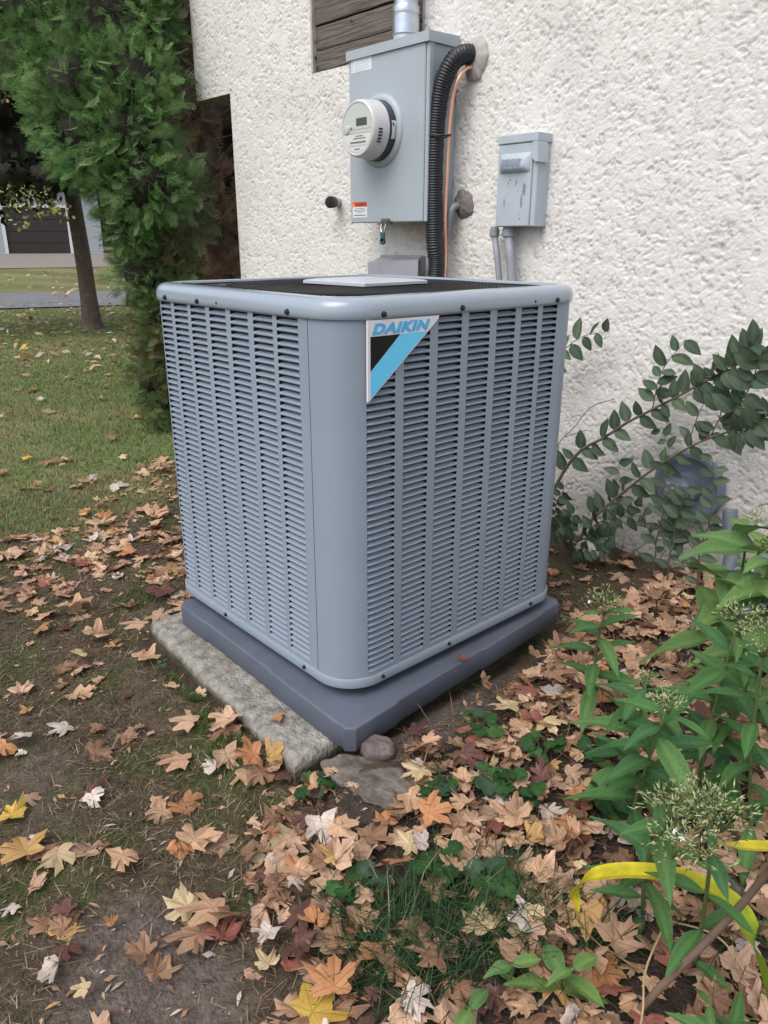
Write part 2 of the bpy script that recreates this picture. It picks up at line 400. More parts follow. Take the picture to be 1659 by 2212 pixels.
# boarded window: reveal + planks
win = bpy.data.objects.new('boarded_window', None); COL.objects.link(win); win.parent = house; hp(win)
M['reveal'] = mat('reveal_wood', (.42, .38, .355), .8, 0, .2, 20)
for xa in (BX0, BX1-.012):
    b = MB(); b.box((xa, WY-.004, BZ0+.002), (xa+.012, WY+.06, BZ1)); b.build('frame', M['reveal'], win)
M['plank'] = mat('old_plank', (.085, .073, .07), .85, 0, .3, 7)
t = M['plank'].node_tree; N = t.nodes; L = t.links
tc = N.new('ShaderNodeTexCoord'); mp = N.new('ShaderNodeMapping'); mp.inputs['Scale'].default_value = (3, 3, 60)
ns = N.new('ShaderNodeTexNoise'); ns.inputs['Scale'].default_value = 1.6; ns.inputs['Detail'].default_value = 7; ns.inputs['Distortion'].default_value = .6
L.new(tc.outputs['Object'], mp.inputs[0]); L.new(mp.outputs[0], ns.inputs[0])
bp_ = N.new('ShaderNodeBump'); bp_.inputs['Strength'].default_value = .8; bp_.inputs['Distance'].default_value = .006; L.new(ns.outputs[0], bp_.inputs['Height'])
L.new(bp_.outputs[0], N['Principled BSDF'].inputs['Normal'])
cr = N.new('ShaderNodeValToRGB'); cr.color_ramp.elements[0].position = .32; cr.color_ramp.elements[0].color = (.055, .044, .039, 1)
cr.color_ramp.elements[1].position = .7; cr.color_ramp.elements[1].color = (.19, .158, .142, 1); L.new(ns.outputs[0], cr.inputs[0])
L.new(cr.outputs[0], N['Principled BSDF'].inputs['Base Color'])
ze = [BZ0+.004, 1.664, 1.757, 1.93, 2.12, 2.30, BZ1]
for k in range(6):
    b = MB(); z0, z1 = ze[k]+.0015, ze[k+1]-.0015
    n = 24; X = np.linspace(BX0+.014, BX1-.014, n); y0 = WY+.014 + [0, .004, -.002, .003, 0, .002][k]
    wob = lambda s: .0022*perlin(X*9+s*7.7, np.full(n, s*3.1))
    zt, zb = z1+wob(k+1)-.001, z0+wob(k)+.001
    v = [(x, y0, z) for x, z in zip(X, zb)] + [(x, y0-.002, z) for x, z in zip(X, zb+.004)] + [(x, y0-.002, z) for x, z in zip(X, zt-.004)] + [(x, y0, z) for x, z in zip(X, zt)] + [(x, y0+.025, z) for x, z in zip(X, zt)] + [(x, y0+.025, z) for x, z in zip(X, zb)]
    f = [(r*n+j, r*n+j+1, (r+1)*n+j+1, (r+1)*n+j) for r in range(5) for j in range(n-1)]
    b.add(v, f); b.build('plank', M['plank'], win)
for (x, z) in ((-1.70, 1.735), (-1.945, 1.64), (-1.935, 1.60), (-1.95, 1.70)):
    b = MB(); b.lathe([(.006, -.003), (.004, 0), (.001, .002)], (x, WY+.0095, z), 'y', 10); b.build('nail', M['black'], win)
b = MB(); b.box((BX0, WY+.05, BZ0), (BX1, WY+.07, BZ1)); b.build('backing', M['dark'], win)

# ------------------------------------------------------------------ air conditioner
WU, RC = .74, .085
Q = RC * PI / 4; LS = WU - 2 * RC
SEND = Q + LS                                          # end of the straight part
SMAX = SEND + RC * PI / 2
def cpos(s, o=0.):
    """point and outward normal on the rounded square plan; s = arc length from the front corner, left side negative"""
    sg = -1 if s < 0 else 1; a = abs(s)
    if a <= Q: th = s / RC; cx, cy = -RC, RC; ang = -PI/4 + th
    elif a <= SEND:
        d = a - Q
        if sg > 0: return (o, RC + d), (1, 0)
        return (-RC - d, -o), (0, -1)
    else:
        th = min((a - SEND) / RC, PI/2)
        if sg > 0: cx, cy = -RC, WU - RC; ang = th
        else: cx, cy = -WU + RC, RC; ang = -PI/2 - th
    n = (math.cos(ang), math.sin(ang)); return (cx + (RC + o) * n[0], cy + (RC + o) * n[1]), n
def full_contour(o=0., m=10):
    """closed loop, radius-adjusted"""
    r = max(RC + o, .012); pts = []
    for (cx, cy, a0) in ((-RC, RC, -PI/2), (-RC, WU-RC, 0), (-WU+RC, WU-RC, PI/2), (-WU+RC, RC, PI)):
        for k in range(m+1):
            a = a0 + k/m*PI/2; e = RC + o - r
            pts.append((cx + r*math.cos(a) + e*(1 if math.cos(a0+PI/4) > 0 else -1), cy + r*math.sin(a) + e*(1 if math.sin(a0+PI/4) > 0 else -1)))
    return pts
def s_of_left(X): return -(Q + (-X - RC)) if -X >= RC else -Q * 0 - (PI/4 + math.asin(max(-1, min(1, (-X - RC) / RC)))) * RC
def s_of_right(Y): return Q + (Y - RC) if Y >= RC else (PI/4 - math.acos(max(-1, min(1, 1 - 0 - (1 - math.sqrt(max(0, 1 - ((RC - Y)/RC)**2)))))) ) * RC
ac = thing('air_conditioner', 'grey outdoor air conditioning unit with louvered sides and black top grille', 'air conditioner', (-.37, .37, -.025))
AP = Matrix.Translation((.37, -.37, .025))
def ap(o): o.matrix_parent_inverse = AP; return o
Z0, Z1, PITCH, NROW = .0305, .7567, .0137, 53
def panel_mesh(cols, s0, s1):
    """sheet with openings for louver columns; cols = [(a, b)] in s"""
    b = MB(); zb, zt = .0215, .775
    edges = [s0] + [e for c in cols for e in c] + [s1]
    def strip(a, c, z_lo, z_hi):
        n = max(1, int(abs(c - a) / .007)) if (min(abs(a), abs(c)) < Q or max(abs(a), abs(c)) > SEND) else 1
        for k in range(n):
            p, q = a + (c - a) * k / n, a + (c - a) * (k + 1) / n
            (x0, y0), _ = cpos(p); (x1, y1), _ = cpos(q)
            b.add([(x0, y0, z_lo), (x1, y1, z_lo), (x1, y1, z_hi), (x0, y0, z_hi)], [(0, 1, 2, 3)])
    for k in range(0, len(edges), 2): strip(edges[k], edges[k+1], zb, zt)
    for (a, c) in cols:
        strip(a, c, zb, Z0); strip(a, c, Z1, zt)
    return b
def louver_arrays(a, c):
    """one pressed louver between s=a and s=c, bottom at z=0: the sheet is pushed in at its upper edge"""
    us = np.array([0, .02, .06, .12, .3, .5, .7, .88, .94, .98, 1.0])
    g = np.array([0, .6, .95, 1, 1, 1, 1, 1, .95, .6, 0]); ztop = np.array([.34, .42, .50, .555, .56, .56, .56, .555, .50, .42, .34])
    D = .0102; v = []; f = []
    rows = [(0., 0.), (.0, .14), (.3, .42), (.68, .74), (1., 1.)]       # (depth fraction, height fraction of slat)
    for k, u in enumerate(us):
        (x, y), n = cpos(a + (c - a) * u)
        for (d, h) in rows:
            dd = D * g[k] * d - (.0012 * g[k] if h == .14 else 0); zz = PITCH * ztop[k] * h
            v.append((x - n[0]*dd, y - n[1]*dd, zz))
        v.append((x, y, PITCH - .0009)); v.append((x, y, PITCH)); v.append((x - n[0]*.0022*g[k], y - n[1]*.0022*g[k], PITCH - .0013*g[k]))
    m = 8
    for k in range(len(us)-1):
        for r in range(4): f.append((k*m+r, (k+1)*m+r, (k+1)*m+r+1, k*m+r+1))
        f.append((k*m+5, (k+1)*m+5, (k+1)*m+6, k*m+6)); f.append((k*m+7, (k+1)*m+7, (k+1)*m+5, k*m+5))
    # cheeks at both ends: flush side of the opening
    for e, k in ((0, 0), (1, len(us)-1)):
        pass
    return v, f
leftX = [(-.124, -.193), (-.2075, -.2755), (-.295, -.3615), (-.380, -.4465), (-.4640, -.5290), (-.5440, -.6060), (-.6210, -.6740)]
rightY = [(.0625, .1325), (.1550, .2240), (.2465, .3145), (.3355, .4015), (.4235, .4845), (.5050, .5630), (.5810, .6340)]
lcols = [(s_of_left(a), s_of_left(b_)) for a, b_ in leftX]
rcols = [(s_of_right(a), s_of_right(b_)) for a, b_ in rightY]
SEAM = s_of_left(-.094)
lp = ap(autosmooth(panel_mesh([(b_, a) if a > b_ else (a, b_) for a, b_ in []] or lcols, SEAM - .0008, -SMAX).build('left_panel', M['paint'], ac), 30))
rp = ap(autosmooth(panel_mesh(rcols, SEAM + .0008, SMAX).build('right_panel', M['paint'], ac), 30))
n_single = 0
for panel, cols, single in ((lp, lcols, 2), (rp, rcols, 3)):
    rest = MB()
    for ci, (a, c) in enumerate(cols):
        v, f = louver_arrays(a, c)
        if ci < single:
            me = bpy.data.meshes.new('louver'); me.from_pydata(v, [], f); me.materials.append(M['paint'])
            me.polygons.foreach_set('use_smooth', np.ones(len(me.polygons), bool)); me.set_sharp_from_angle(angle=math.radians(50))
            for r in range(NROW):
                inst('louver', me, panel, Matrix.Translation((0, 0, Z0 + r * PITCH)))
        else:
            for r in range(NROW): rest.add([(p[0], p[1], p[2] + Z0 + r * PITCH) for p in v], f)
    o = autosmooth(rest.build('louver', M['paint'], panel), 50); o['kind'] = 'stuff'
b = MB(); pc = full_contour(-.0205); n = len(pc)
b.add([(x, y, .02) for x, y in pc] + [(x, y, .76) for x, y in pc], [(k, (k+1) % n, (k+1) % n + n, k+n) for k in range(n)])
ap(b.build('coil', M['dark'], ac))
b = MB()
b.add([(-WU+RC, WU, .0215), (-RC, WU, .0215), (-RC, WU, .775), (-WU+RC, WU, .775)], [(0, 1, 2, 3)])
b.add([(-WU, RC, .0215), (-WU, WU-RC, .0215), (-WU, WU-RC, .775), (-WU, RC, .775)], [(0, 1, 2, 3)])
ap(b.build('rear_panel', M['paint'], ac))
def sweep(prof, m_, name, par, mm=12):
    b = MB(); loops = [full_contour(o, mm) for o, _ in prof]; n = len(loops[0])
    for k in range(len(prof)): b.v += [(x, y, prof[k][1]) for x, y in loops[k]]
    b.f += [(k*n+j, k*n+(j+1) % n, (k+1)*n+(j+1) % n, (k+1)*n+j) for k in range(len(prof)-1) for j in range(n)]
    return b.build(name, m_, par)
base = ap(autosmooth(sweep([(-.05, .004), (-.012, .004), (-.006, -.0015), (.004, -.001), (.0045, .0005), (.0045, .0185), (.003, .0205), (-.002, .0208)], M['paint'], 'base_pan', ac), 40))
cover = ap(autosmooth(sweep([(-.004, .7585), (.0045, .7585), (.0058, .7600), (.0064, .768), (.0062, .776), (.0045, .7830), (.0008, .7890), (-.0048, .7935), (-.0120, .7962), (-.021, .7970), (-.030, .7972), (-.0335, .7958), (-.0345, .7925), (-.0345, .770)], M['cover_paint'], 'top_cover', ac), 50))
for fx, fy in ((-.12, .12), (-.62, .12), (-.12, .62), (-.62, .62)):
    b = MB(); b.lathe([(.03, -.0252), (.03, .0035)], (fx, fy, 0), 'z', 16); ap(b.build('foot', M['black'], ac))
# screws
def screw(par, s, z, o=.0055, r=.0048):
    (x, y), n = cpos(s, o)
    b = MB(); b.lathe([(r*1.25, -.0005), (r*1.25, .0012), (r, .0016), (r, .0048), (r*.7, .0058)], (0, 0, 0), 'z', 12)
    q = Vector((n[0], n[1], 0)).to_track_quat('Z', 'Y').to_matrix().to_4x4()
    ob = autosmooth(b.build('screw', M['black'], par), 40); ob.matrix_basis = Matrix.Translation((x, y, z)) @ q
for s in (-.614, -.465, -.128, .079, .289, .605): screw(cover, s, .7665)
for s in (-.385, .525):
    (x, y), n = cpos(s, .0066); b = MB(); b.lathe([(.0030, -.002), (.0030, .0004)], (0, 0, 0), 'z', 10)
    ob = b.build('spare_hole', M['black'], cover); ob.matrix_basis = Matrix.Translation((x, y, .7675)) @ Vector((n[0], n[1], 0)).to_track_quat('Z', 'Y').to_matrix().to_4x4()
for s in (-.449, -.12, .08, .287, .593): screw(base, s, .0105, .004, .0038)
b = MB(); (x, y), n = cpos(SEAM, -.001); 
b.box((x-.0045, y-.0005, .752), (x+.0045, y+.004, .7595)); b.box((x-.004, y-.0005, .019), (x+.004, y+.004, .0235))
ap(b.build('seam_gap', M['black'], ac))
# fan guard: nested rounded-square wires and radial wires
b = MB()
for k in range(44):
    o = -.036 - k * .0074
    if RC + o > .014: lp_ = full_contour(o, 6)
    else:
        h = WU/2 + o; lp_ = [(-WU/2 + h*math.cos(a)*1.08, WU/2 + h*math.sin(a)*1.08) for a in np.linspace(0, 2*PI, 44, endpoint=False)]
    zt = .7915 + .0022 * min(1, k / 6); n = len(lp_)
    lo = full_contour(o-.0028, 6) if RC + o > .014 else [((x+WU/2)*.99-WU/2, (y-WU/2)*.99+WU/2) for x, y in lp_]
    b.add([(x, y, zt) for x, y in lp_] + [(x, y, zt) for x, y in lo] + [(x, y, zt-.003) for x, y in lp_] + [(x, y, zt-.003) for x, y in lo],
          [q for j in range(n) for q in ((j, (j+1) % n, (j+1) % n + n, j+n), (j, j+2*n, (j+1) % n+2*n, (j+1) % n), (j+n, (j+1) % n+n, (j+1) % n+3*n, j+3*n))])
lo = full_contour(-.0345, 14)
for k in range(0, len(lo)):
    pass
for a in np.linspace(0, 2*PI, 72, endpoint=False):
    c_, s_ = math.cos(a), math.sin(a); e = (WU/2 - .035) / max(abs(c_), abs(s_)); e = min(e, .40)
    p0 = np.array([-WU/2 + .05*c_, WU/2 + .05*s_, .7885]); p1 = np.array([-WU/2 + e*c_, WU/2 + e*s_, .7885])
    b.tube([p0, p1], .0018, 4)
# hooked wire ends along the two near edges
for Y_ in np.linspace(-.10, -.62, 42): b.box((Y_-.002, .0335, .7925), (Y_+.002, .041, .7985))
for Y_ in np.linspace(.10, .64, 42): b.box((-.041, Y_-.002, .7925), (-.0335, Y_+.002, .7965))
ap(b.build('fan_guard', M['grille'], ac))
b = MB(); pc = full_contour(-.034); b.add([(x, y, .778) for x, y in pc], [tuple(range(len(pc)))]); ap(b.build('fan_shroud', M['dark'], ac))
b = MB()
ang = PI*.02
cxp, cyp = -.378, .385
def plate_pt(u, v, z): return (cxp + u*math.cos(ang) - v*math.sin(ang), cyp + u*math.sin(ang) + v*math.cos(ang), z)
hh = .105
prof = [(hh, .7955), (hh, .8015), (hh-.004, .8035), (hh*.75, .8065), (hh*.45, .8085), (hh*.2, .809)]
for r, z in prof:
    b.v += [plate_pt(sx*r, sy*r, z) for sx, sy in ((-1,-1),(1,-1),(1,1),(-1,1))]
b.f += [(k*4+j, k*4+(j+1) % 4, (k+1)*4+(j+1) % 4, (k+1)*4+j) for k in range(len(prof)-1) for j in range(4)] + [(20, 21, 22, 23)]
ap(b.build('motor_plate', M['plate'], ac))

# badge with lettering
def flat_poly(poly, x0, x1):
    """polygon in (y, z) with thickness in x"""
    n = len(poly); b = MB()
    b.add([(x0, y, z) for y, z in poly] + [(x1, y, z) for y, z in poly],
          [tuple(range(n))[::-1], tuple(range(n, 2*n))] + [(k, (k+1) % n, (k+1) % n+n, k+n) for k in range(n)])
    return b
badge = ap(flat_poly([(.0600, .6105), (.0645, .6125), (.2405, .7485), (.2440, .7560), (.0600, .7575)], .0005, .0045).build('badge', M['badge_white'], ac))
flat_poly([(.0665, .6665), (.0665, .7285), (.1400, .7285)], .0046, .0052).build('black_triangle', M['badge_black'], badge)
flat_poly([(.0665, .6170), (.0665, .6650), (.1420, .7285), (.2105, .7285)], .0046, .0052).build('blue_band', M['badge_blue'], badge)
def text_mesh(body, name, m_, par, size, shear=0., offset=0., extrude=.0, mw=None, sx=1.0):
    cu = bpy.data.curves.new(name, 'FONT'); cu.body = body; cu.size = size; cu.shear = shear; cu.offset = offset; cu.extrude = extrude
    cu.align_x = 'LEFT'; cu.resolution_u = 4; cu.space_character = 1.12 if offset > .001 else 1.0
    tmp = bpy.data.objects.new('tmp_text', cu); COL.objects.link(tmp)
    dg = bpy.context.evaluated_depsgraph_get(); dg.update()
    me = bpy.data.meshes.new_from_object(tmp.evaluated_get(dg)); bpy.data.objects.remove(tmp); bpy.data.curves.remove(cu)
    me.name = name; me.materials.clear(); me.materials.append(m_)
    co = np.empty(len(me.vertices)*3, np.float32); me.vertices.foreach_get('co', co); co = co.reshape(-1, 3)
    co[:, 0] -= co[:, 0].min(); wdt = co[:, 0].max()
    me.vertices.foreach_set('co', co.ravel())
    o = inst(name, me, par)
    return o, wdt
FACE_X = Matrix(((0, 0, 1, 0), (1, 0, 0, 0), (0, 1, 0, 0), (0, 0, 0, 1)))     # text x->y, y->z, facing +x
FACE_Y = Matrix(((1, 0, 0, 0), (0, 0, -1, 0), (0, 1, 0, 0), (0, 0, 0, 1)))     # text x->x, y->z, facing -y
o, wd = text_mesh('DAIKIN', 'lettering', M['badge_text'], badge, .0258, .28, .0013, .0003)
o.matrix_basis = Matrix.Translation((.0052, .0700, .7325)) @ FACE_X @ Matrix.Diagonal((.148 / wd, 1, 1, 1))

# ------------------------------------------------------------------ pad, slab, rock, stones
b = MB()
cor = [np.array(p) for p in ((.070, -.050), (.012, .748), (-.73, .765), (-.672, -.033))]
out = []
for k in range(4):
    p, q = cor[k], cor[(k+1) % 4]; d = q - p; Ld = np.linalg.norm(d); d = d / Ld; nn = np.array([d[1], -d[0]])
    tt = [0.018, .14, .15, .44, .45, .70, .71, Ld-.018]; off = [0, 0, -.0045, -.0045, 0, 0, -.0045, -.0045 * 0]
    for t_, o_ in zip(tt, off): out.append((p + d*t_, nn, o_))
n = len(out); cen = sum(cor) / 4
prof = [(-.002, -.0815), (0, -.079), (0, -.0295), (-.0012, -.0268), (-.0035, -.0255), (-.007, -.0250)]
for (ins, z) in prof:
    for (p, nn, o_) in out:
        q = p + nn * (o_ * min(1, max(.0, 1)) + ins); b.v.append((q[0], q[1], z))
b.f += [(k*n+j, k*n+(j+1) % n, (k+1)*n+(j+1) % n, (k+1)*n+j) for k in range(len(prof)-1) for j in range(n)] + [tuple(range((len(prof)-1)*n, len(prof)*n))]
pad = autosmooth(b.build('equipment_pad', M['pad']), 40)
tag(pad, 'dark grey plastic pad under the air conditioning unit', 'pad')

def slab_mesh():
    c4 = np.array([(-.728, -.095), (.012, -.140), (-.02, .60), (-.80, .66)])
    n, m = 90, 70; u = np.linspace(0, 1, n)[:, None]; v = np.linspace(0, 1, m)[None, :]
    X = (1-u)*(1-v)*c4[0, 0] + u*(1-v)*c4[1, 0] + u*v*c4[2, 0] + (1-u)*v*c4[3, 0]
    Y = (1-u)*(1-v)*c4[0, 1] + u*(1-v)*c4[1, 1] + u*v*c4[2, 1] + (1-u)*v*c4[3, 1]
    Y = Y + .006 * perlin(X*6, 1.3) * (1-v) ** 6 + .003 * perlin(X*30, 2.2) * (1-v) ** 6
    e = np.minimum(np.minimum(u, 1-u) * .77, np.minimum(v, 1-v) * .78)
    Z = -.0835 + .0018 * perlin(X*30, Y*30) + .0012 * perlin(X*80, Y*80) - .008 * (1 - sstep(0, .012, e))
    top = np.stack([X, Y, Z], -1).reshape(-1, 3); i = np.arange(n*m).reshape(n, m)
    F = [tuple(q) for q in np.stack([i[:-1, :-1], i[1:, :-1], i[1:, 1:], i[:-1, 1:]], -1).reshape(-1, 4)]
    loop = list(i[:, 0]) + list(i[-1, 1:]) + list(i[::-1, -1][1:]) + list(i[0, ::-1][1:-1])
    V = top.tolist(); k0 = len(V); ll = len(loop)
    for lv, (dz, so) in enumerate(((-.02, .004), (-.045, .002), (-.12, 0))):
        for q in loop:
            x, y, z = top[q]; d = np.array([x+.37, y-.27]); d /= np.linalg.norm(d); w = so + .003*float(perlin(x*40, y*40, dz*60))
            V.append((x + d[0]*w, y + d[1]*w, -.085 + dz))
    prev = loop
    for lv in range(3):
        cur = [k0 + lv*ll + j for j in range(ll)]
        F += [(prev[j], cur[j], cur[(j+1) % ll], prev[(j+1) % ll]) for j in range(ll)]; prev = cur
    return V, F
M['slab'] = mat('weathered_concrete', (.27, .258, .235), .92, 0, .55, 45, .8, 120, spec=.2, detail=8)
t = M['slab'].node_tree; N = t.nodes; L = t.links; p = N['Principled BSDF']
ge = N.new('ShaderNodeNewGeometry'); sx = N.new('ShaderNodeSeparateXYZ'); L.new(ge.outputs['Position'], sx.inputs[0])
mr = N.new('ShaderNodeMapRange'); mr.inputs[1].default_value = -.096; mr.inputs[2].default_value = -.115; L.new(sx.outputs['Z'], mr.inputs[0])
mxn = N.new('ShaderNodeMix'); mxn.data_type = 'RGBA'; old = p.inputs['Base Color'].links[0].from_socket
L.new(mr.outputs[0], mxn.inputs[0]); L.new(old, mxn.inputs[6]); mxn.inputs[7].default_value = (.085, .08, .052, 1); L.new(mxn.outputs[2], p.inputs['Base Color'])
ns = N.new('ShaderNodeTexNoise'); ns.inputs['Scale'].default_value = 9; ns.inputs['Detail'].default_value = 6; L.new(ge.outputs['Position'], ns.inputs[0])
cr = N.new('ShaderNodeMapRange'); cr.inputs[1].default_value = .5; cr.inputs[2].default_value = .7; cr.inputs[4].default_value = .75; L.new(ns.outputs[0], cr.inputs[0])
mx2 = N.new('ShaderNodeMix'); mx2.data_type = 'RGBA'; L.new(cr.outputs[0], mx2.inputs[0]); L.new(mxn.outputs[2], mx2.inputs[6]); mx2.inputs[7].default_value = (.17, .155, .115, 1)
L.new(mx2.outputs[2], p.inputs['Base Color'])
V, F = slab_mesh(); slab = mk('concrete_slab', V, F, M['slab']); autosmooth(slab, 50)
tag(slab, 'weathered old concrete slab sticking out beneath the plastic pad', 'slab')

def pebble(name, c_, r3, m_, seed, amp=.15, n=28, rot=0., flat_top=None):
    u = np.linspace(0, PI, n)[:, None]; v = np.linspace(0, 2*PI, 2*n, endpoint=False)[None, :]
    X, Y, Z = np.sin(u)*np.cos(v), np.sin(u)*np.sin(v), np.cos(u) + 0*v
    k = 1 + amp * perlin(X*1.3+seed, Y*1.3, Z*1.3) + amp*.3*perlin(X*4+seed, Y*4, Z*4)
    X, Y, Z = X*k*r3[0], Y*k*r3[1], Z*k*r3[2]
    if flat_top is not None: Z = np.minimum(Z, flat_top + .0025*perlin(X*60+seed, Y*60))
    cr_, sr_ = math.cos(rot), math.sin(rot); X, Y = X*cr_-Y*sr_, X*sr_+Y*cr_
    i = np.arange(n*2*n).reshape(n, 2*n); j = np.roll(i, -1, 1)
    F = np.stack([i[:-1], i[1:], j[1:], j[:-1]], -1).reshape(-1, 4)
    return mk(name, np.stack([X+c_[0], Y+c_[1], Z+c_[2]], -1).reshape(-1, 3), F, m_, None, True)
tag(pebble('rock', (.094, .006, -.083), (.037, .030, .029), M['rock'], 3.3, .22, rot=.6), 'round reddish brown rock at the front corner of the pad', 'rock')
tag(pebble('flat_stone', (.187, -.048, -.096), (.068, .054, .03), M['stone'], 9.1, .45, rot=.9, flat_top=.014), 'flat grey stone sunk in the soil in front of the round rock', 'stone')
tag(pebble('flat_stone', (.098, -.062, -.101), (.066, .046, .03), M['stone'], 5.2, .3, rot=.2, flat_top=.012), 'flat stone between the slab end and the round rock', 'stone')
tag(pebble('pale_stone', (-.215, 1.22, -.08), (.045, .035, .03), M['putty'], 1.2, .3), 'small pale stone among leaves behind the unit', 'stone')
tag(pebble('grey_stone', (.726, .18, -.085), (.032, .028, .025), M['stone'], 7.7, .3), 'grey stone under the yellow strap leaf', 'stone')

# ------------------------------------------------------------------ meter box and meter
mb = thing('meter_box', 'tall grey metal electric meter cabinet on the stucco wall', 'meter box', (-1.32, WY, .955))
def loc_to(root):
    MI = Matrix.Translation(-Vector(root.location)); 
    def g(o): o.matrix_parent_inverse = MI; return o
    return g
mp_ = loc_to(mb)
BF = 1.295; bx0, bx1, bz0, bz1 = -1.5255, -1.086, .957, 1.549
b = MB(); b.box((bx0+.004, BF+.014, bz0+.003), (bx1-.004, WY-.006, bz1), .003); mp_(autosmooth(b.build('body', M['metergrey'], mb), 30))
b = MB(); b.box((bx0, BF, bz0), (bx1-.018, BF+.0135, bz1-.004), .004); mp_(autosmooth(b.build('door', M['metergrey'], mb), 30))
b = MB(); b.box((bx1-.0165, BF+.004, bz0), (bx1, BF+.03, bz1-.004), .003); mp_(autosmooth(b.build('side_flange', M['metergrey'], mb), 30))
b = MB()
b.add([(bx0-.006, BF-.008, bz1-.006), (bx1+.006, BF-.008, bz1-.006), (bx1+.006, WY-.006, bz1-.006), (bx0-.006, WY-.006, bz1-.006),
       (bx0-.006, BF-.008, bz1+.026), (bx1+.006, BF-.008, bz1+.026), (bx1+.006, WY-.006, bz1+.030), (bx0-.006, WY-.006, bz1+.030)],
      [(0,3,2,1),(4,5,6,7),(0,1,5,4),(1,2,6,5),(2,3,7,6),(3,0,4,7)])
mp_(b.build('hood', M['metergrey'], mb))
MC = (-1.340, BF, 1.283)
b = MB(); b.lathe([(.128, 0), (.126, -.006), (.119, -.011), (.113, -.013), (.106, -.013), (.106, .0)], MC, 'y', 56, False); mp_(autosmooth(b.build('meter_ring', M['metergrey'], mb), 40))
# stickers
st = mp_(MB()); 
def prism_obj(x0, x1, z0, z1, y, th, name, m_, par, f):
    b = MB(); b.box((x0, y-th, z0), (x1, y, z1)); return f(b.build(name, m_, par))
M['faded'] = mat('faded_print', (.52, .56, .62), .5)
lab = prism_obj(-1.508, -1.389, 1.499, 1.5445, BF-.0002, .0006, 'faded_label', M['sticker'], mb, mp_)
ident = lambda o: o
for k, (x0, x1, z) in enumerate(((-1.478, -1.40, 1.535), (-1.492, -1.395, 1.5265), (-1.488, -1.41, 1.518), (-1.49, -1.40, 1.510), (-1.485, -1.43, 1.504))):
    prism_obj(x0, x1, z-.0014, z+.0014, BF-.0009, .0003, 'print_line', M['faded'], lab, ident)
prism_obj(-1.502, -1.498, 1.502, 1.541, BF-.0009, .0003, 'print_line', M['faded'], lab, ident)
wl = prism_obj(-1.508, -1.4195, .9785, 1.0365, BF-.0002, .0006, 'warning_label', M['sticker'], mb, mp_)
prism_obj(-1.508, -1.4195, 1.0185, 1.0368, BF-.0009, .0003, 'orange_band', M['orange'], wl, ident)
o, wd = text_mesh('WARNING', 'lettering', M['inkblack'], wl, .0165, 0, .0004)
o.matrix_basis = Matrix.Translation((-1.491, BF-.0014, 1.0215)) @ FACE_Y @ Matrix.Diagonal((.066 / wd, 1, 1, 1))
M['amber'] = mat('amber', lin((250, 170, 60)), .4)
b = MB(); b.prism([(-1.505, 1.0205), (-1.494, 1.0205), (-1.4995, 1.0320)], BF-.0016, BF-.0013); b.build('alert_triangle', M['amber'], wl)
for k, (x0, x1, z) in enumerate(((-1.494, -1.434, 1.0120), (-1.500, -1.428, 1.0065), (-1.498, -1.430, 1.001), (-1.480, -1.448, .9955), (-1.500, -1.428, .9868))):
    prism_obj(x0, x1, z-(.0009 if k < 4 else .0014), z+(.0009 if k < 4 else .0014), BF-.0009, .0003, 'print_line', M['ink'] if k < 4 else M['inkblack'], wl, ident)
b = MB(); b.box((-1.338, BF-.012, .950), (-1.279, BF+.012, .9575), .001); b.box((-1.325, BF-.014, .955), (-1.279, BF-.0005, .972), .004); b.lathe([(.006, -.003), (.006, 0)], (-1.287, BF-.0145, .962), 'y', 10)
mp_(b.build('latch', M['rust'], mb))
# padlock tag
tg = thing('seal_tag', 'small dark teal seal tag hanging from the latch of the meter cabinet', 'tag', (-1.307, 1.28, .945))
tp = loc_to(tg)
b = MB(); b.tube(smooth_path([(-1.322, 1.284, .951), (-1.318, 1.279, .93), (-1.307, 1.278, .921), (-1.298, 1.279, .932), (-1.296, 1.284, .951)], 16), .0016, 6); tp(b.build('shackle', M['galv'], tg))
b = MB(); b.box((-1.3185, 1.274, .885), (-1.2955, 1.284, .922), .003); b.lathe([(.0118, 0), (.0118, .002), (.0118, .01)], (-1.307, 1.274, .886), 'y', 20); tp(autosmooth(b.build('body', M['tag'], tg), 40))
b = MB(); b.tube(smooth_path([(-1.33, 1.286, .951), (-1.334, 1.285, .92), (-1.333, 1.285, .885), (-1.336, 1.285, .85)], 10), .0007, 5); tp(b.build('wire', M['galv'], tg))
# the meter itself
me_ = thing('electricity_meter', 'round glass-fronted electricity meter plugged into the grey cabinet', 'electricity meter', MC)
ep = loc_to(me_)
b = MB(); b.lathe([(.1045, -.006), (.1045, -.045), (.1035, -.046)], MC, 'y', 56); ep(autosmooth(b.build('base', M['meterdark'], me_), 40))
b = MB(); b.lathe([(.1038, -.0455), (.1035, -.050), (.0995, -.098), (.098, -.108), (.0955, -.1145), (.091, -.118), (.0865, -.1175), (.0855, -.1150)], MC, 'y', 64, False); ep(autosmooth(b.build('cover', M['meterrim'], me_), 40))
fy = MC[1] - .1152
b = MB(); b.lathe([(.0858, 0), (.0858, -.0008)], (MC[0], fy, MC[2]), 'y', 56); face = ep(autosmooth(b.build('face', M['meterface'], me_), 40))
prism_obj(MC[0]-.005, MC[0]+.055, MC[2]+.008, MC[2]+.034, fy-.0009, .0008, 'display', M['lcd'], face, ident)
poly = [(-.075, -.035), (-.05, -.0665), (-.02, -.0785), (.02, -.0785), (.05, -.0665), (.075, -.035), (.078, -.018), (-.078, -.018)]
b = MB(); b.prism([(MC[0]+x, MC[2]+z) for x, z in poly], fy-.0014, fy-.0010); b.build('name_plate', M['meterwhite'], face)
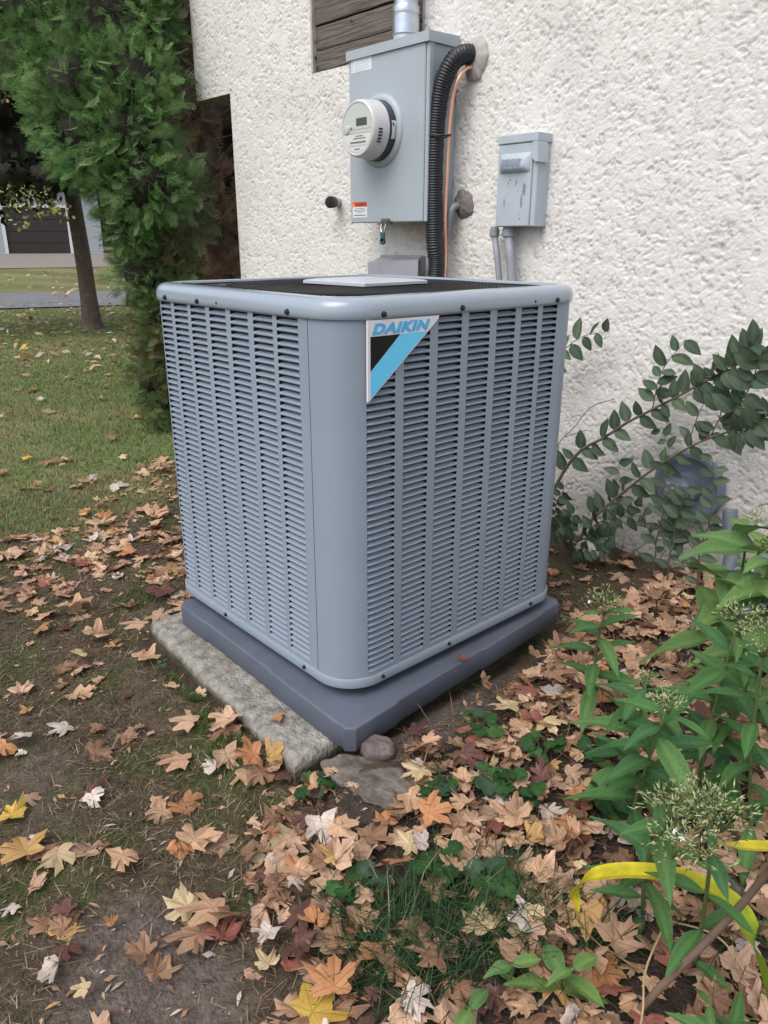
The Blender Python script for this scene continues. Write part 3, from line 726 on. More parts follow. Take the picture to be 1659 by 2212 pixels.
for (x0, x1, z, h) in ((-.01, .032, -.026, .0018), (-.022, .048, -.034, .002), (-.04, .05, -.047, .0035), (-.05, .05, -.058, .0008), (-.015, .015, -.070, .0022)):
    prism_obj(MC[0]+x0, MC[0]+x1, MC[2]+z-h, MC[2]+z+h, fy-.0016, .0003, 'print_line', M['ink'], face, ident)
for (x0, x1, z, h) in ((-.078, .078, -.0165, .0005), (-.035, .078, -.003, .0004)):
    prism_obj(MC[0]+x0, MC[0]+x1, MC[2]+z-h, MC[2]+z+h, fy-.0012, .0003, 'seam_line', M['ink'], face, ident)
b = MB(); b.lathe([(.016, 0), (.015, -.004), (.011, -.005)], (MC[0]-.06, fy-.0008, MC[2]+.0), 'y', 20); b.lathe([(.006, -.003), (.004, -.008)], (MC[0]-.034, fy-.0008, MC[2]+.005), 'y', 12); autosmooth(b.build('optical_port', M['meterface'], face), 40)
for k in range(5):
    a = math.radians(-4 - k * 6.2); b = MB(); rr = .1008
    b.box((-.008, -.0035, -.0025), (.008, .0035, .0025), .0005)
    o = ep(b.build('vent_slot', M['black'], me_))
    # slot lies on the side of the cover, long axis along the wall normal
    Rm = Matrix(((0, math.cos(a), -math.sin(a), 0), (1, 0, 0, 0), (0, math.sin(a), math.cos(a), 0), (0, 0, 0, 1)))
    o.matrix_basis = Matrix.Translation((MC[0]+rr*math.cos(a), MC[1]-.088, MC[2]+rr*math.sin(a))) @ Rm
    o.matrix_parent_inverse = Matrix.Translation(-Vector(MC))
# white label wrapped on the dark base
b = MB(); seg = 10
for k in range(seg+1):
    a = math.radians(14 - 34 * k / seg)
    for y in (-.013, -.035): b.v.append((MC[0]+.1052*math.cos(a), MC[1]+y, MC[2]+.1052*math.sin(a)))
b.f += [(2*k, 2*k+1, 2*k+3, 2*k+2) for k in range(seg)]; bl = ep(b.build('side_label', M['meterwhite'], me_))
b = MB()
for k in range(9):
    a = math.radians(6 - 24 * k / 8); a2 = a - math.radians(1.7)
    b.add([(MC[0]+.1057*math.cos(q), MC[1]+y, MC[2]+.1057*math.sin(q)) for q, y in ((a, -.016), (a, -.020), (a2, -.020), (a2, -.016))], [(0, 1, 2, 3)])
a, a2 = math.radians(10), math.radians(4)
b.add([(MC[0]+.1057*math.cos(q), MC[1]+y, MC[2]+.1057*math.sin(q)) for q, y in ((a, -.024), (a, -.032), (a2, -.032), (a2, -.024))], [(0, 1, 2, 3)])
ep(b.build('side_print', M['inkblack'], me_))

# service conduit above the cabinet
gc = thing('conduit_pipe', 'shiny galvanised conduit pipe rising from the top of the meter cabinet', 'pipe', (-1.283, 1.37, 1.578))
gp = loc_to(gc); cc = (-1.283, 1.37, 0)
b = MB(); b.lathe([(.050, 1.5775), (.050, 1.583), (.047, 1.587), (.045, 1.602)], cc, 'z', 36); gp(autosmooth(b.build('hub', M['metergrey'], gc), 40))
b = MB(); b.lathe([(.0470, 1.602), (.0492, 1.604), (.0492, 1.660), (.0470, 1.663), (.0470, 1.667), (.0492, 1.669), (.0500, 1.676), (.0492, 1.692), (.0470, 1.695)], cc, 'z', 40); gp(autosmooth(b.build('coupling', M['galv'], gc), 35))
b = MB(); b.lathe([(.0435, 1.68), (.0435, 2.9)], cc, 'z', 36); gp(autosmooth(b.build('pipe', M['galv'], gc), 40))

# putty patches
def blob_disc(name, c_, rx, rz, th, m_, seed, label, cat, ex=2.0):
    n, m = 14, 48; V = []
    for k in range(n):
        rr = k / (n-1)
        for j in range(m):
            a = 2*PI*j/m; w = 1 + .10*math.sin(2*a+seed) + .05*math.sin(5*a+2*seed) + .03*math.sin(11*a+seed)
            x, z = rx*rr*w*math.cos(a), rz*rr*w*math.sin(a)
            y = -th*(1-rr**ex) + .0025*float(perlin(x*40+seed, z*40))
            V.append((c_[0]+x, c_[1]+y+.004, c_[2]+z))
    for j in range(m): V.append((V[(n-1)*m+j][0], WY+.01, V[(n-1)*m+j][2]))
    F = [(k*m+j, k*m+(j+1) % m, (k+1)*m+(j+1) % m, (k+1)*m+j) for k in range(n) for j in range(m)]
    return tag(mk(name, V, F, m_, None, True), label, cat)
blob_disc('putty_patch', (-1.000, WY-.008, 1.495), .048, .074, .022, M['putty'], .7, 'pale grey putty disc sealing the pipes where they enter the wall', 'putty patch', 3)
blob_disc('putty_patch', (-1.034, WY-.008, 1.021), .046, .056, .018, M['putty_dark'], 2.2, 'dark brown putty blob sealing a thin conduit below the pipe entry', 'putty patch', 3)

# insulated refrigerant hose (ribbed) and copper line
path = smooth_path([(-1.012, 1.445, 1.508), (-1.018, 1.400, 1.506), (-1.036, 1.362, 1.478), (-1.066, 1.345, 1.405), (-1.083, 1.340, 1.30), (-1.087, 1.338, 1.18), (-1.086, 1.338, 1.05), (-1.078, 1.338, .88), (-1.068, 1.34, .76), (-1.03, 1.25, .40), (-.9, 1.0, .2), (-.74, .72, .2)], 520)
seg = np.concatenate([[0], np.cumsum(np.linalg.norm(np.diff(path, axis=0), axis=1))])
ss = np.arange(0, seg[-1], .0023); P = np.stack([np.interp(ss, seg, path[:, k]) for k in range(3)], 1)
ph = ss / .0092 * 2 * PI
rad = .0318 + .0021 * np.sin(ph) - .0013*np.abs(perlin(ss*60, 3.3)) + .001 * perlin(ss * 9, 1.7)
b = MB(); b.tube(P, rad, 16)
o = b.build('insulated_hose', M['hose'], None, True)
V = np.empty(len(o.data.vertices)*3, np.float32); o.data.vertices.foreach_get('co', V); V = V.reshape(-1, 3)
V += (.0022 * perlin(V[:, 0]*55, V[:, 1]*55, V[:, 2]*55))[:, None] * np.array([1., 1., .4]); o.data.vertices.foreach_set('co', V.ravel())
tag(o, 'thick black ribbed insulated hose curving down beside the meter cabinet', 'hose')
b = MB(); b.tube(smooth_path([(-1.000, 1.445, 1.470), (-1.004, 1.405, 1.462), (-1.010, 1.37, 1.428), (-1.030, 1.365, 1.371), (-1.044, 1.366, 1.269), (-1.050, 1.367, 1.116), (-1.053, 1.367, .956), (-1.050, 1.368, .756), (-1.0, 1.26, .38), (-.86, .98, .18), (-.72, .7, .18)], 90), .0062, 12)
tag(b.build('copper_pipe', M['copper'], None, True), 'bright bare copper tube running down beside the black ribbed hose', 'pipe')
zc = 1.247; b = MB(); b.tube([(-1.084 + .036*math.cos(a) + .014*max(0, math.cos(a)), 1.343 + .036*math.sin(a), zc) for a in np.linspace(0, 2*PI, 26)], .0028, 6); b.box((-1.037, 1.34, zc-.004), (-1.015, 1.346, zc+.003))
tag(b.build('cable_tie', M['black'], None), 'black cable tie strapping the copper tube to the ribbed hose', 'cable tie')
b = MB(); pth = smooth_path([(-1.050, 1.44, 1.016), (-1.047, 1.402, 1.008), (-1.056, 1.395, .975), (-1.072, 1.398, .92), (-1.082, 1.40, .85), (-1.08, 1.40, .75)], 90)
b.tube(pth, .0125 + .0012*np.sin(np.linspace(0, 60*PI, 90)), 10); tag(b.build('flexible_conduit', M['conduit'], None, True), 'thin grey flexible conduit leaving the dark putty blob behind the copper tube', 'conduit')

# pipe stub
ps = thing('pipe_stub', 'short pipe stub with a black cap sticking out left of the meter cabinet', 'pipe', (-1.79, WY, 1.048)); pp = loc_to(ps)
b = MB(); b.tube([(-1.795, WY+.02, 1.050), (-1.782, 1.42, 1.050), (-1.768, 1.395, 1.048)], .020, 16); pp(b.build('pipe', M['putty'], ps, True))
b = MB(); b.tube([(-1.774, 1.405, 1.049), (-1.770, 1.40, 1.049), (-1.757, 1.372, 1.047), (-1.7565, 1.371, 1.047)], [.020, .0245, .0245, .021], 20); pp(autosmooth(b.build('cap', M['black'], ps), 40))

# lower cable box
lb = thing('cable_box', 'grey plastic cable cover box on the wall below the meter cabinet', 'box', (-1.33, WY, .70)); lq = loc_to(lb)
b = MB(); b.box((-1.484, WY-.028, .55), (-1.236, WY+.01, .8335), .004); lq(autosmooth(b.build('back_plate', M['boxplastic'], lb), 30))
b = MB()
x0, x1, yf, yb = -1.442, -1.146, 1.318, 1.4215
b.add([(x0, yf, .55), (x1, yf, .55), (x1, yf, .817), (-1.25, yf, .812), (x0, yf, .804), (-1.478, yb, .55), (-1.242, yb, .55), (-1.242, yb, .824), (-1.30, yb, .824), (-1.478, yb, .824)],
      [(0, 1, 2, 3, 4), (1, 6, 7, 2), (4, 3, 8, 9), (3, 2, 7, 8), (0, 4, 9, 5)])
lq(b.build('cover', M['boxplastic'], lb))

# disconnect switch box with two conduits
db = thing('disconnect_box', 'weathered grey disconnect switch box with a flip lid hump and worn paint', 'switch box', (-.72, WY, .935)); dq = loc_to(db)
DF = 1.372
b = MB(); b.box((-.8105, DF+.008, .937), (-.650, WY+.005, 1.20), .003)
o = dq(autosmooth(b.build('body', M['disc'], db), 30))
b = MB(); b.box((-.8135, DF, .9385), (-.668, DF+.007, 1.199), .002); 
door = dq(autosmooth(b.build('door', M['disc'], db), 30))
b = MB(); b.box((-.8165, DF-.004, 1.2005), (-.646, WY+.004, 1.228), .002)
b.prism([(-.6665, 1.2005), (-.646, 1.2005), (-.640, 1.138), (-.655, 1.140), (-.664, 1.150), (-.6675, 1.165)], DF-.004, DF+.05)
dq(autosmooth(b.build('rain_hood', M['disc'], db), 30))
# hump
n, m = 12, 20; V = []; F = []
for i_ in range(n):
    for j_ in range(m):
        u, v = j_/(m-1)*2-1, i_/(n-1)*2-1
        hgt_ = .020 * (1 - abs(u)**5) * (1 - abs(v)**3.2) * (1 - .25*v)
        V.append((-.738 + .066*u, DF-.0002-hgt_, 1.139 + .031*v))
F = [(i_*m+j_, i_*m+j_+1, (i_+1)*m+j_+1, (i_+1)*m+j_) for i_ in range(n-1) for j_ in range(m-1)]
dq(mk('handle_hump', V, F, M['disc'], db, True))
def worn(poly, name='worn_patch', y=None):
    b = MB(); yy = DF-.0004 if y is None else y; b.prism(poly, yy-.0002, yy); return dq(b.build(name, M['disc_worn'], db))
def rag(cx_, cz_, rx, rz, seed, n=18, sh=0.):
    r_ = random.Random(seed); return [(cx_ + rx*math.cos(a)*(q:=r_.uniform(.75, 1.15)) + sh*rz*math.sin(a), cz_ + rz*math.sin(a)*q) for a in np.linspace(0, 2*PI, n, endpoint=False)]
worn(rag(-.694, 1.055, .007, .022, 1)); worn(rag(-.703, 1.018, .0045, .022, 2)); worn(rag(-.777, 1.016, .003, .0145, 3)); worn(rag(-.7105, .978, .002, .004, 4)); worn(rag(-.722, 1.05, .002, .003, 6)); worn(rag(-.706, .962, .003, .004, 9))
# worn paint on the front of the hump follows its surface
V = []; F = []; n, m = 7, 14
for i_ in range(n):
    for j_ in range(m):
        u, v = -.80 + 1.30*j_/(m-1) + .10*(i_/(n-1)), -.35 + .72*i_/(n-1) + .06*math.sin(j_*1.9)
        hgt_ = .020 * (1 - abs(u)**5) * (1 - abs(v)**3.2) * (1 - .25*v)
        V.append((-.738 + .066*u, DF-.0008-hgt_, 1.139 + .031*v))
F = [(i_*m+j_, i_*m+j_+1, (i_+1)*m+j_+1, (i_+1)*m+j_) for i_ in range(n-1) for j_ in range(m-1)]
dq(mk('worn_patch', V, F, M['disc_worn'], db, True))
b = MB()
for (x, z) in ((-.755, 1.087), (-.764, 1.077), (-.728, 1.082), (-.730, 1.074)): b.prism(rag(x, z, .0014, .004, x*7), DF-.0008, DF-.0001)
dq(b.build('paint_chip', M['inkblack'], db))
for k, (xa, xb, rr, lab) in enumerate(((-.838, -.796, .0115, 'grey conduit pipe under the left corner of the switch box'), (-.778, -.742, .0165, 'thicker grey conduit pipe under the middle of the switch box'))):
    cd = thing('conduit_pipe', lab, 'pipe', (xa, 1.40, .93), 'conduits below the switch box'); cq = loc_to(cd)
    y_ = 1.40 + .006*k
    b = MB(); b.tube([(xa, y_, .918), (xa + (xb-xa)*.55, y_-.004, .83), (xb, y_-.008, .75), (xb+.012, y_-.014, .64)] + list(smooth_path([(xb+.016, y_-.03, .60), (xb+.02, y_-.2, .42), (xb+.03, 1.0, .2), (-.70, .74, .15)], 20)), rr, 14); cq(b.build('pipe', M['conduit'], cd, True))
    b = MB(); b.lathe([(rr+.0015, -.028), (rr+.006, -.024), (rr+.006, 0.0), (rr+.003, .002), (rr+.003, .008)], (xa, y_, .930), 'z', 20); cq(autosmooth(b.build('connector', M['conduit'], cd), 40))

# wall items at the right edge, half hidden by plants
hr = thing('hose_reel', 'blue grey round plastic hose reel on the wall behind the shrub leaves', 'hose reel', (-.005, WY, .14)); rq = loc_to(hr)
M['reel'] = mat('reel_plastic', (.13, .155, .20), .5, 0, .25, 12)
b = MB(); b.lathe([(.115, 0), (.118, -.012), (.112, -.02), (.10, -.022), (.085, -.012), (.05, -.012), (.045, -.05), (.02, -.055)], (.0, WY-.02, .150), 'y', 40); rq(autosmooth(b.build('disc', M['reel'], hr), 40))
b = MB(); b.box((-.055, 1.345, .118), (.03, 1.43, .185), .012); rq(autosmooth(b.build('guide', M['reel'], hr), 40))
for k, (y_, z_, q_) in enumerate(((-.03, .172, .006), (-.015, .160, .004), (.0, .168, .005), (.008, .15, .006), (-.035, .15, .004), (-.01, .142, .005))):
    b = MB(); b.prism([(y_ + q_*math.cos(a)*(1+.3*math.sin(3*a+k)), z_ + q_*math.sin(a)*(1+.3*math.cos(2*a+k))) for a in np.linspace(0, 2*PI, 10, endpoint=False)], 1.3442, 1.3448); rq(b.build('paint_fleck', M['putty'], hr))
b = MB(); b.tube(smooth_path([(.15, 1.40, .12), (.165, 1.385, .06), (.19, 1.37, -.02), (.195, 1.33, -.10)], 20), .022, 14)
tag(b.build('drain_hose', M['reel'], None, True), 'dark blue grey drain hose bending to the ground by the wall', 'hose')
pb = thing('planter_box', 'dark grey plastic box at the right edge behind the plants', 'box', (.40, 1.12, -.1)); pq = loc_to(pb)
M['darkgrey'] = mat('dark_grey_plastic', (.045, .047, .06), .5)
b = MB(); b.box((.335, 1.05, -.12), (.55, 1.25, .075), .008); pq(autosmooth(b.build('body', M['darkgrey'], pb), 40))
b = MB(); b.box((.325, 1.04, .076), (.56, 1.26, .09), .004); b.box((.345, 1.042, -.06), (.50, 1.0495, .05), .003); pq(autosmooth(b.build('lid', M['reel'], pb), 40))

# ------------------------------------------------------------------ fallen maple leaves
LEAFPOL = [(0, 1.0), (8, .80), (16, .79), (26, .55), (37, .74), (45, .78), (53, .95), (61, .75), (69, .72), (82, .50), (96, .60), (108, .66), (122, .47), (150, .30), (170, .16)]
pol = [(a, r) for a, r in LEAFPOL] + [(360 - a, r) for a, r in LEAFPOL[:0:-1]]
LA = np.radians([p[0] for p in pol]); LR = np.array([p[1] for p in pol]); NL = len(pol)
LEAF_COLS = {'tan': (.56, .355, .225), 'pinkish': (.60, .40, .275), 'pale': (.62, .53, .47), 'cream': (.60, .47, .28), 'gold': (.55, .34, .14), 'yellow': (.60, .40, .09),
             'orange': (.50, .24, .115), 'brown': (.34, .20, .125), 'maroon': (.15, .07, .06), 'red': (.34, .13, .10)}
def maple(seed, crumple=.5, fold=0., tear=0.):
    """maple leaf, base at the origin, tip towards +x, about 1 unit from base to tip; flat in xy, curled in z"""
    r = np.random.default_rng(seed)
    jr = LR * (1 + .13 * r.normal(size=NL)); ja = LA + .06 * r.normal(size=NL)
    if tear: jr = jr * (1 - .45 * np.exp(-((LA - tear) / .35) ** 2))
    V = [(0, 0, 0)]
    for fr in (.5, 1.0):
        for a, q in zip(ja, jr): V.append((q*fr*math.cos(a), q*fr*math.sin(a) * .92, 0))
    V = np.array(V)
    FLAT.append(np.vstack([V, [(-1, 9, 0)]*5]))
    x, y = V[:, 0] - .3, V[:, 1]
    th = r.uniform(0, PI); u, w = x*math.cos(th) + y*math.sin(th), -x*math.sin(th) + y*math.cos(th)
    z = crumple * (r.normal() * .45 * u*u + r.normal() * .25 * w*w + abs(r.normal()) * .22 * np.abs(y) * r.choice([-1, 1]))
    z += crumple * (.20 * perlin(V[:, 0]*2.2 + seed*3.1, V[:, 1]*2.2, seed) + .10 * perlin(V[:, 0]*5 + seed, V[:, 1]*5, seed*.7))
    rr = np.hypot(V[:, 0], V[:, 1]); z += crumple * r.normal() * .22 * rr**3 * (.5 + .5*np.sin(3*np.arctan2(V[:, 1], V[:, 0]) + r.uniform(0, 6)))
    z = .29 * np.tanh(z / .29)
    V[:, 2] = z; V[:, :2] *= (1 - .28 * crumple * np.minimum(1, np.abs(z)[:, None] * 2))
    if fold:                                   # one half folded over the midrib
        q = V[:, 1] > 0; yy, zz = V[q, 1].copy(), V[q, 2].copy(); V[q, 1] = yy*math.cos(fold) - zz*math.sin(fold); V[q, 2] = yy*math.sin(fold) + zz*math.cos(fold)
    F = []
    for j in range(NL):
        k = (j+1) % NL; F.append((0, 1+j, 1+k)); F.append((1+j, 1+NL+j, 1+NL+k)); F.append((1+j, 1+NL+k, 1+k))
    n = len(V); pb = r.uniform(-.5, .5)
    P = np.array([(0, .012, 0), (0, -.012, 0), (-.3, pb*.15+.010, .05), (-.3, pb*.15-.010, .05), (-.62, pb*.5, .02)])
    V = np.vstack([V, P]); F += [(n, n+1, n+3), (n, n+3, n+2), (n+2, n+3, n+4)]
    return V, np.array(F)
def leaf_cols(V, col, seed):
    r = np.random.default_rng(seed + 99); c = np.tile(np.array(col), (len(V), 1))
    n = perlin(V[:, 0]*3 + seed, V[:, 1]*3, seed*1.3); c *= (1 + .22*n)[:, None]
    rr = np.hypot(V[:, 0], V[:, 1]); c *= (1 - .22 * sstep(.55, 1, rr) * (r.random(len(V)) < .45))[:, None]
    c[0] *= 1.12; c[-5:] = np.array((.30, .17, .10))
    return c
FLAT = []
SHAPES = [maple(k, cr, fo, te) for k, cr, fo, te in ((1, .35, 0, 0), (2, .8, .45, 0), (3, .7, 0, 5.2), (4, 1.15, 0, 0), (5, .7, 2.8, 0), (6, 1.3, 0, 1.0), (7, .5, .3, 0), (8, 1.0, 2.95, 2.2))]
LUV = FLAT
SHAPE_WORD = ['flat', 'half folded', 'torn', 'curled', 'folded', 'crumpled', 'slightly folded', 'doubled over']
LEAF_ME = {}
for cn, cv in LEAF_COLS.items():
    for k, (V, F) in enumerate(SHAPES):
        o = mk('maple_leaf', V, F, M['leaf_col'], None, True, leaf_cols(V, cv, k), LUV[k])
        LEAF_ME[cn, k] = o.data; bpy.data.objects.remove(o)

def blocked(x, y, m=.012):
    """inside the pad, slab, rock or stones"""
    if -.74-m < x < .075+m and -.055-m < y < .77+m: return True
    if -.74 < x < .03 and -.145 < y < .6: return True
    if math.hypot(x-.094, y-.006) < .045: return True
    if math.hypot((x-.187)/.07, (y+.048)/.06) < 1 or math.hypot((x-.098)/.055, (y+.055)/.04) < 1: return True
    return y > 1.40 and x > -2.95
def bed(x, y):   # how thickly leaves lie
    n = float(perlin(x*3.3+5, y*3.3)) + .6*float(perlin(x*8, y*8))
    d = .03
    right = (x > .05 and y > -.62 * (x - .12) - .30 + .08 * n) or (x > -.5 and y > .79)
    if right:
        d = .95 + .25*n
        if math.hypot((x-.45)/.15, (y+.2)/.10) < 1: d *= .30
        if math.hypot((x-.08)/.12, (y-.25)/.28) < 1: d *= .25
        if math.hypot((x-.16)/.1, (y+.12)/.13) < 1: d *= .45
    elif -1.75 < x <= -.72 and y > -.45: d = 1.0*math.exp(-((y - .30 - .30*(x+1.1)) / .42)**2) + .12 + .25*n
    elif x > -.75 and y < -.12: d = .20 + .25*n + .3*math.exp(-((x-.02)/.18)**2 - ((y+.22)/.08)**2)
    elif x <= -1.75: d = .03 + .8 * math.exp(-((x + 1.6) / 1.0)**2) * math.exp(-((y - .60 + .35*(x+1.6)) / .42)**2)
    if x > .25 and y < -.5: d = .1
    return max(0, min(1, d))
def place(size, x, y, z, yaw, tilt, tdir):
    return (Matrix.Translation((x, y, z)) @ Matrix.Rotation(tdir, 4, 'Z') @ Matrix.Rotation(tilt, 4, 'Y') @ Matrix.Rotation(yaw - tdir, 4, 'Z') @ Matrix.Diagonal((size, size, size, 1)))
HERO = [(0.172,-0.441,0.085,'tan',95),(0.428,-0.401,0.080,'yellow',-30),(0.405,-0.437,0.060,'tan',60),(-0.061,-0.165,0.086,'gold',20),(-0.070,-0.203,0.075,'orange',110),(0.290,-0.397,0.052,'pale',160),(0.176,0.300,0.087,'cream',80),(0.251,0.303,0.059,'red',30),(0.141,-0.224,0.050,'maroon',120),(-0.169,-0.608,0.095,'gold',40),(-0.272,-0.588,0.066,'yellow',0),(0.014,-0.612,0.059,'maroon',60),(-0.016,-0.490,0.068,'tan',200),(0.013,-0.359,0.080,'tan',-20),(0.220,-0.553,0.047,'brown',70),(0.174,-0.637,0.030,'cream',90),(-0.727,-0.136,0.081,'pinkish',90),(-1.823,0.136,0.088,'gold',20),(-1.599,-0.046,0.080,'gold',150),(-1.655,0.170,0.124,'pinkish',0),(0.397,0.042,0.087,'tan',60),(0.443,0.035,0.068,'gold',10),(0.454,0.165,0.068,'orange',100),(0.213,0.503,0.078,'pinkish',140),(0.260,-0.129,0.053,'orange',45),(0.259,-0.243,0.070,'gold',80),(0.324,-0.343,0.067,'orange',75),(0.507,-0.164,0.066,'cream',50),(0.673,-0.099,0.078,'orange',-60),(0.633,-0.163,0.064,'tan',200),(-0.738,-0.291,0.057,'cream',100),(-0.839,-0.201,0.102,'tan',10),(-0.121,1.299,0.085,'tan',20),(0.540,0.638,0.095,'brown',150),(0.721,0.091,0.074,'brown',80),(-0.115,-0.083,0.051,'orange',170),(0.241,1.221,0.081,'tan',30),(0.032,0.830,0.062,'tan',70),(0.341,-0.170,0.061,'orange',30),(0.283,0.175,0.069,'tan',110),(0.349,0.122,0.070,'pinkish',20),(-0.136,-0.245,0.057,'pale',45),(-0.592,-0.168,0.083,'tan',-30),(-1.051,-0.181,0.117,'tan',0),(-0.294,-0.224,0.072,'pinkish',80),(-0.968,0.051,0.107,'maroon',60),(0.409,-0.109,0.053,'tan',0),(0.349,-0.258,0.051,'pinkish',90),(0.736,-0.008,0.053,'red',20),(0.649,0.495,0.080,'pinkish',70)]
UNIQ = {0: 'large tan maple leaf standing clear on the bare grey soil in the foreground', 1: 'bright yellow maple leaf at the bottom edge beside a pale tan leaf', 2: 'pale tan leaf touching the bright yellow leaf at the bottom edge',
        3: 'golden yellow maple leaf leaning at the front end of the concrete slab', 4: 'orange red maple leaf beside the golden leaf near the slab', 5: 'almost white folded maple leaf in the front grass',
        6: 'pale cream yellow maple leaf on the bare soil right of the pad', 7: 'red maple leaf beside the pale cream one right of the pad', 8: 'dark maroon folded leaf in front of the flat stones',
        9: 'large golden tan maple leaf at the left edge of the foreground', 10: 'small yellow maple leaf at the left edge of the foreground', 14: 'curled brown leaf on edge on the bare grey soil', 15: 'tiny cream yellow leaf on the dark soil near the bottom left',
        16: 'pinkish tan maple leaf at the left corner of the concrete slab', 27: 'cream coloured maple leaf beside the dark green grass tuft', 35: 'small orange leaf lying on the concrete slab', 45: 'dark maroon maple leaf in the leaf drift left of the unit'}
CNAME = {'tan': 'tan', 'pinkish': 'pinkish tan', 'pale': 'whitish', 'cream': 'cream yellow', 'gold': 'golden', 'yellow': 'yellow', 'orange': 'orange brown', 'brown': 'brown', 'maroon': 'dark maroon', 'red': 'red'}
def zone(x, y):
    if x > .05 and y > -.62 * (x - .12) - .30:
        if y > .9: return 'by the white wall'
        if y > .5: return 'in the bed behind the garden plants' if x > .3 else 'in the bed beside the unit'
        if y > .15: return 'under the garden plants' if x > .42 else 'in the litter right of the pad'
        if y > -.08: return 'under the large seed heads' if x > .5 else 'in the litter by the flat stones'
        return 'beside the dark grass tuft' if x > .3 else 'in the litter below the flat stones'
    if x < -.72:
        if y > .6: return 'in the drift near the arborvitae'
        if y > .1: return 'in the drift left of the unit'
        return 'on the lawn edge left of the slab'
    return 'on the turf along the slab' if y > -.32 else 'on the thin turf in the foreground'
def add_leaf(x, y, s, cn, yaw, k=None, lift=None, tilt=None, label=None):
    k = random.randrange(8) if k is None else k
    t_ = random.gauss(0, .2) if tilt is None else tilt
    z = float(gz(x, y)) + .006 + abs(math.sin(t_)) * s * .5 + (random.uniform(0, .03) if lift is None else lift)
    if -.73 < x < .01 and -.14 < y < -.06: z = -.077 + abs(math.sin(t_))*s*.5
    o = inst('maple_leaf', LEAF_ME[cn, k], None, place(s, x, y, z, yaw, t_, random.uniform(0, 2*PI)))
    tag(o, label or f'{"small " if s < .034 else ""}{SHAPE_WORD[k]} {CNAME[cn]} maple leaf {zone(x, y)}', 'leaf', 'fallen maple leaves')
    return o
for i_, (x, y, s, cn, a) in enumerate(HERO):
    k = {0: 0, 1: 0, 5: 3, 6: 6, 14: 5, 9: 6, 3: 4, 16: 0}.get(i_)
    yaw = math.radians(a + 135); s *= .72
    add_leaf(x + .3*s*-math.cos(yaw), y + .3*s*-math.sin(yaw), s, cn, yaw, k, .022 if x > .05 else .012, {0: .25, 14: 1.0, 3: .5, 4: .6, 5: .2}.get(i_), UNIQ.get(i_))
for (x, y, z, s_, cn_, k_, tl_, lb_) in ((.028, .318, -.012, .030, 'red', 4, .5, 'small red brown leaf caught on the pad under the unit'), (.088, .335, -.062, .036, 'brown', 3, .9, 'curled brown leaf leaning on the right side of the pad')):
    tag(inst('maple_leaf', LEAF_ME[cn_, k_], None, place(s_, x, y, z, .8, tl_, .4)), lb_, 'leaf', 'fallen maple leaves')
CW = ['tan']*11 + ['pinkish']*10 + ['pale']*2 + ['cream'] + ['gold'] + ['orange']*2 + ['brown']*5 + ['maroon'] + ['red']
CWF = ['tan']*3 + ['cream']*4 + ['pale']*3 + ['yellow'] + ['brown']*2
cnt = 0
def sample_pt():
    u = random.random()
    if u < .52: return random.uniform(.02 if random.random() < .85 else -.5, 1.0), random.uniform(-.5, 1.38)
    if u < .92: return random.uniform(-2.4, -.7), random.uniform(-.4, 1.4)
    return random.uniform(-.75, .25), random.uniform(-.68, -.12)
placed = []
while cnt < 248:
    x, y = sample_pt()
    if blocked(x, y) or random.random() > bed(x, y): continue
    s = random.uniform(.032, .064) if x > -.7 else random.uniform(.045, .085)
    if random.random() < .25: s *= .6
    add_leaf(x, y, s, random.choice(CW), random.uniform(0, 2*PI), lift=(random.uniform(.004, .035) if x > .05 else random.uniform(.002, .012)), tilt=random.gauss(0, .30 if x > .05 else .2)); cnt += 1

# the rest of the leaf litter: one mass
VS, FS, CS, US = [], [], [], []; base_i = 0
CRUMB = (np.array([(-.9, .05, 0), (-.1, .30, .2), (.8, .02, -.05), (.25, -.12, .1), (-.3, -.30, -.04)]), np.array([(0, 4, 1), (1, 4, 3), (1, 3, 2)]))
def litter(x, y, s, cn, lift, tilt, k=None):
    global base_i
    k = random.randrange(8) if k is None else k; V, F = SHAPES[k] if k >= 0 else CRUMB
    z = float(gz(x, y)) + .003 + abs(math.sin(tilt))*s*.5 + lift
    Mx = np.array(place(s, x, y, z, random.uniform(0, 2*PI), tilt, random.uniform(0, 2*PI)))
    VS.append(V @ Mx[:3, :3].T + Mx[:3, 3]); FS.append(F + base_i); base_i += len(V)
    CS.append(leaf_cols(V, np.array(LEAF_COLS[cn]) * random.uniform(.65, 1.15), k) if k >= 0 else np.tile(np.array(LEAF_COLS[cn]) * random.uniform(.5, 1.1), (5, 1))); US.append(LUV[k] if k >= 0 else np.tile([(-1., 9., 0.)], (5, 1)))
n_ = 0
while n_ < 2500:
    x, y = sample_pt()
    if blocked(x, y) or random.random() > bed(x, y): continue
    s = random.uniform(.02, .055); cn = random.choice(CW + ['brown']*6 + ['maroon']*2)
    litter(x, y, s, cn, random.uniform(0, .02 if x > .05 else .004), random.gauss(0, .34 if x > .05 else .2)); n_ += 1
n_ = 0
while n_ < 5200:      # crumbs
    u = random.random()
    if u < .5: x, y = random.uniform(-1.9, .3), random.uniform(-.75, .9)
    else: x, y = random.uniform(-.2, 1.0), random.uniform(-.7, 1.38)
    if blocked(x, y) or (random.random() > .25 + bed(x, y)): continue
    litter(x, y, .003 + .012*random.random()**2.5, random.choice(CW + ['tan', 'pale', 'pinkish']*4), 0, random.gauss(0, .35), -1); n_ += 1
n_ = 0
